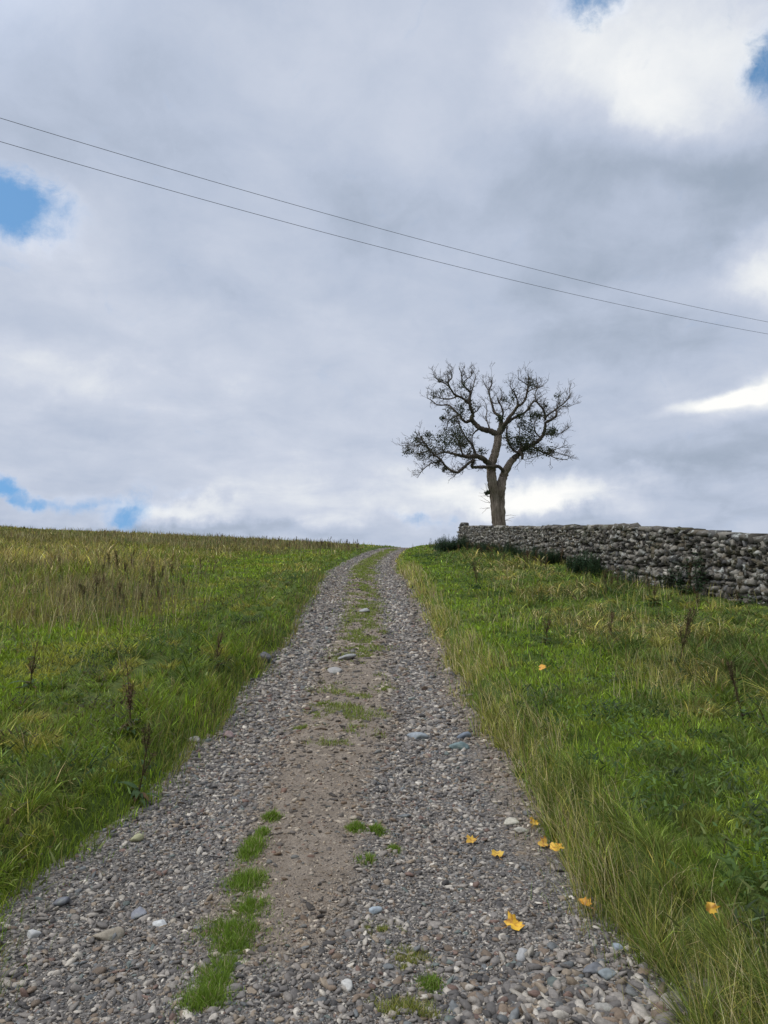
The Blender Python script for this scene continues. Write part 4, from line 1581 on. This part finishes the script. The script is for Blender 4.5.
# cloud layer coordinates: direction projected on a flat cloud base
sepd = N(nd, 'ShaderNodeSeparateXYZ')
lk.new(D0, sepd.inputs[0])
zz = smath('ADD', smath('ABSOLUTE', sepd.outputs[2]), .22)
cl = N(nd, 'ShaderNodeCombineXYZ')
lk.new(smath('DIVIDE', sepd.outputs[0], zz), cl.inputs[0])
lk.new(smath('DIVIDE', sepd.outputs[1], zz), cl.inputs[1])
nA = noise(cl.outputs[0], 1.5, 9, .52, .4).outputs[0]
nB = noise(cl.outputs[0], 4.2, 9, .58, .35).outputs[0]
base = smath('MULTIPLY_ADD', smath('SUBTRACT', nA, .5), .36, .47)
base = smath('MULTIPLY_ADD', smath('SUBTRACT', nB, .5), .40, base)
nD = noise(DW, 13.0, 9, .62, .8).outputs[0]
base = smath('MULTIPLY_ADD', smath('SUBTRACT', nD, .5), .15, base)
bright = [
    blob(660, 50, 140, 75, .30, DW, -.25), blob(720, 80, 70, 50, .16, DW), blob(560, 60, 60, 50, .12, DW), blob(640, 95, 50, 22, .14, DW, -.5),
    blob(728, 399, 62, 8, .62, DN, .10), blob(780, 388, 62, 18, .60, DN, .25),
    blob(560, 492, 110, 18, .42, DW, .04), blob(470, 500, 90, 30, .20, DW), blob(770, 275, 45, 32, .38, DW),
    blob(60, 245, 75, 50, .20, DW, .5), blob(40, 380, 120, 30, .20, DW), blob(175, 512, 70, 14, .28, DW, .05),
    blob(330, 500, 190, 50, .20, DW), blob(660, 205, 60, 24, .16, DW), blob(640, 515, 40, 22, .16, DW), blob(420, 130, 220, 110, .06, DW),
    blob(280, 400, 220, 90, .08, DW), blob(230, 330, 120, 60, .06, DW), blob(500, 180, 40, 26, .08, DW),
]
dark = [
    blob(600, 185, 190, 75, -0.173, DW), blob(700, 450, 110, 36, -0.216, DW, .3), blob(330, 200, 110, 60, -0.108, DW), blob(740, 180, 90, 60, -0.151, DW),
    blob(640, 350, 120, 34, -0.161, DW), blob(50, 525, 110, 20, -0.194, DW), blob(210, 535, 130, 13, -0.194, DW), blob(130, 160, 120, 70, -0.055, DW),
    blob(560, 515, 80, 14, -0.173, DW), blob(720, 515, 90, 20, -0.108, DW), blob(330, 530, 140, 10, -0.129, DW), blob(60, 40, 160, 90, -0.033, DW), blob(180, 280, 60, 20, -0.086, DW, .2),
    blob(620, 285, 150, 26, -0.108, DW, .1),
]
bb = smath('ADD', base, total(bright + dark))
cloud = ramp(nd, lk, bb, [(0.0, (.25, .31, .40)), (.22, (.345, .41, .515)), (.42, (.485, .55, .68)), (.62, (.61, .66, .77)), (.80, (.80, .83, .87)), (1.0, (1.0, 1.0, .98))])
blue = total([
    blob(14, 200, 66, 34, 1.15, DB, -.25), blob(-60, 195, 90, 42, 1.0, DB), blob(586, 4, 38, 22, 1.25, DB), blob(768, 66, 22, 36, .95, DB), blob(2, 494, 40, 11, .95, DB),
    blob(85, 499, 62, 15, .70, DB, .1), blob(118, 513, 34, 10, .68, DB, .3), blob(422, 517, 40, 10, .62, DB), blob(180, 503, 22, 7, .45, DB)])
# other breaks in the overcast, out of view
nC = noise(cl.outputs[0], 1.1, 5, .5).outputs[0]
bl = smath('ADD', blue, smath('MULTIPLY', smath('SUBTRACT', nD, .5), 1.9))
bm_ = N(nd, 'ShaderNodeMapRange', interpolation_type='SMOOTHSTEP')
lk.new(bl, bm_.inputs['Value'])
bm_.inputs['From Min'].default_value = .15
bm_.inputs['From Max'].default_value = 1.25
bm_.inputs['To Max'].default_value = .97
SKY_STRENGTH = .15
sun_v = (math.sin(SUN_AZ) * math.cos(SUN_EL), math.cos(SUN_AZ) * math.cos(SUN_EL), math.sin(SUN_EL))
gl_ = N(nd, 'ShaderNodeMapRange', interpolation_type='SMOOTHSTEP')  # added cloud glow around the sun, outside the view, to brighten the ground
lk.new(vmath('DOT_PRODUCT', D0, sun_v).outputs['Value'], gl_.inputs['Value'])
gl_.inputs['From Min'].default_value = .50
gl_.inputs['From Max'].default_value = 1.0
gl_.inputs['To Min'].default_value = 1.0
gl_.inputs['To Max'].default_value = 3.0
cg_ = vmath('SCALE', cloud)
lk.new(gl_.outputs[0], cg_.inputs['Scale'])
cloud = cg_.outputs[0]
rim = N(nd, 'ShaderNodeMapRange', interpolation_type='SMOOTHSTEP')     # thin lit cloud round each break
lk.new(blue, rim.inputs['Value'])
rim.inputs['From Min'].default_value = .0
rim.inputs['From Max'].default_value = .6
rim.inputs['To Min'].default_value = 1.0
rim.inputs['To Max'].default_value = 1.10
rs_ = vmath('SCALE', cloud)
lk.new(rim.outputs[0], rs_.inputs['Scale'])
cloud = rs_.outputs[0]
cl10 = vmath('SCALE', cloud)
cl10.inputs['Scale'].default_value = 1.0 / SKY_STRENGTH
sv0 = vmath('ADD', D0, (0, 0, .45))
lk.new(vmath('NORMALIZE', sv0.outputs[0]).outputs[0], sky.inputs['Vector']) if 'Vector' in sky.inputs.keys() else None
hs_ = N(nd, 'ShaderNodeHueSaturation', Hue=.487, Saturation=1.2, Value=1.25)
lk.new(sky.outputs[0], hs_.inputs['Color'])
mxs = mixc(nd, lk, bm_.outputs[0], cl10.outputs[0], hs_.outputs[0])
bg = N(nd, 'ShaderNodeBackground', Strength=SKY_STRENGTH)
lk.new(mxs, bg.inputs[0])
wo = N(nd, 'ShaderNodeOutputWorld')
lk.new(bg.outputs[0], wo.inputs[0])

# ------------------------------------------------------------------ sun behind thin cloud
sd = bpy.data.lights.new('sun', 'SUN')
sd.energy = 1.5
sd.angle = math.radians(10)
sd.color = (1.0, .955, .89)
so = bpy.data.objects.new('sun', sd)
COL.objects.link(so)
sv_ = Vector((math.sin(SUN_AZ) * math.cos(SUN_EL), math.cos(SUN_AZ) * math.cos(SUN_EL), math.sin(SUN_EL)))
so.rotation_euler = (-sv_).to_track_quat('-Z', 'Y').to_euler()
so.location = (-20, -20, 40)

vs_ = scene.view_settings
vs_.view_transform = 'Standard'
vs_.look = 'None'
vs_.exposure = 0.0
vs_.gamma = 1.0
vs_.use_curve_mapping = False
scene.cycles.max_bounces = 5
scene.cycles.diffuse_bounces = 3
scene.cycles.transmission_bounces = 3
scene.cycles.transparent_max_bounces = 4
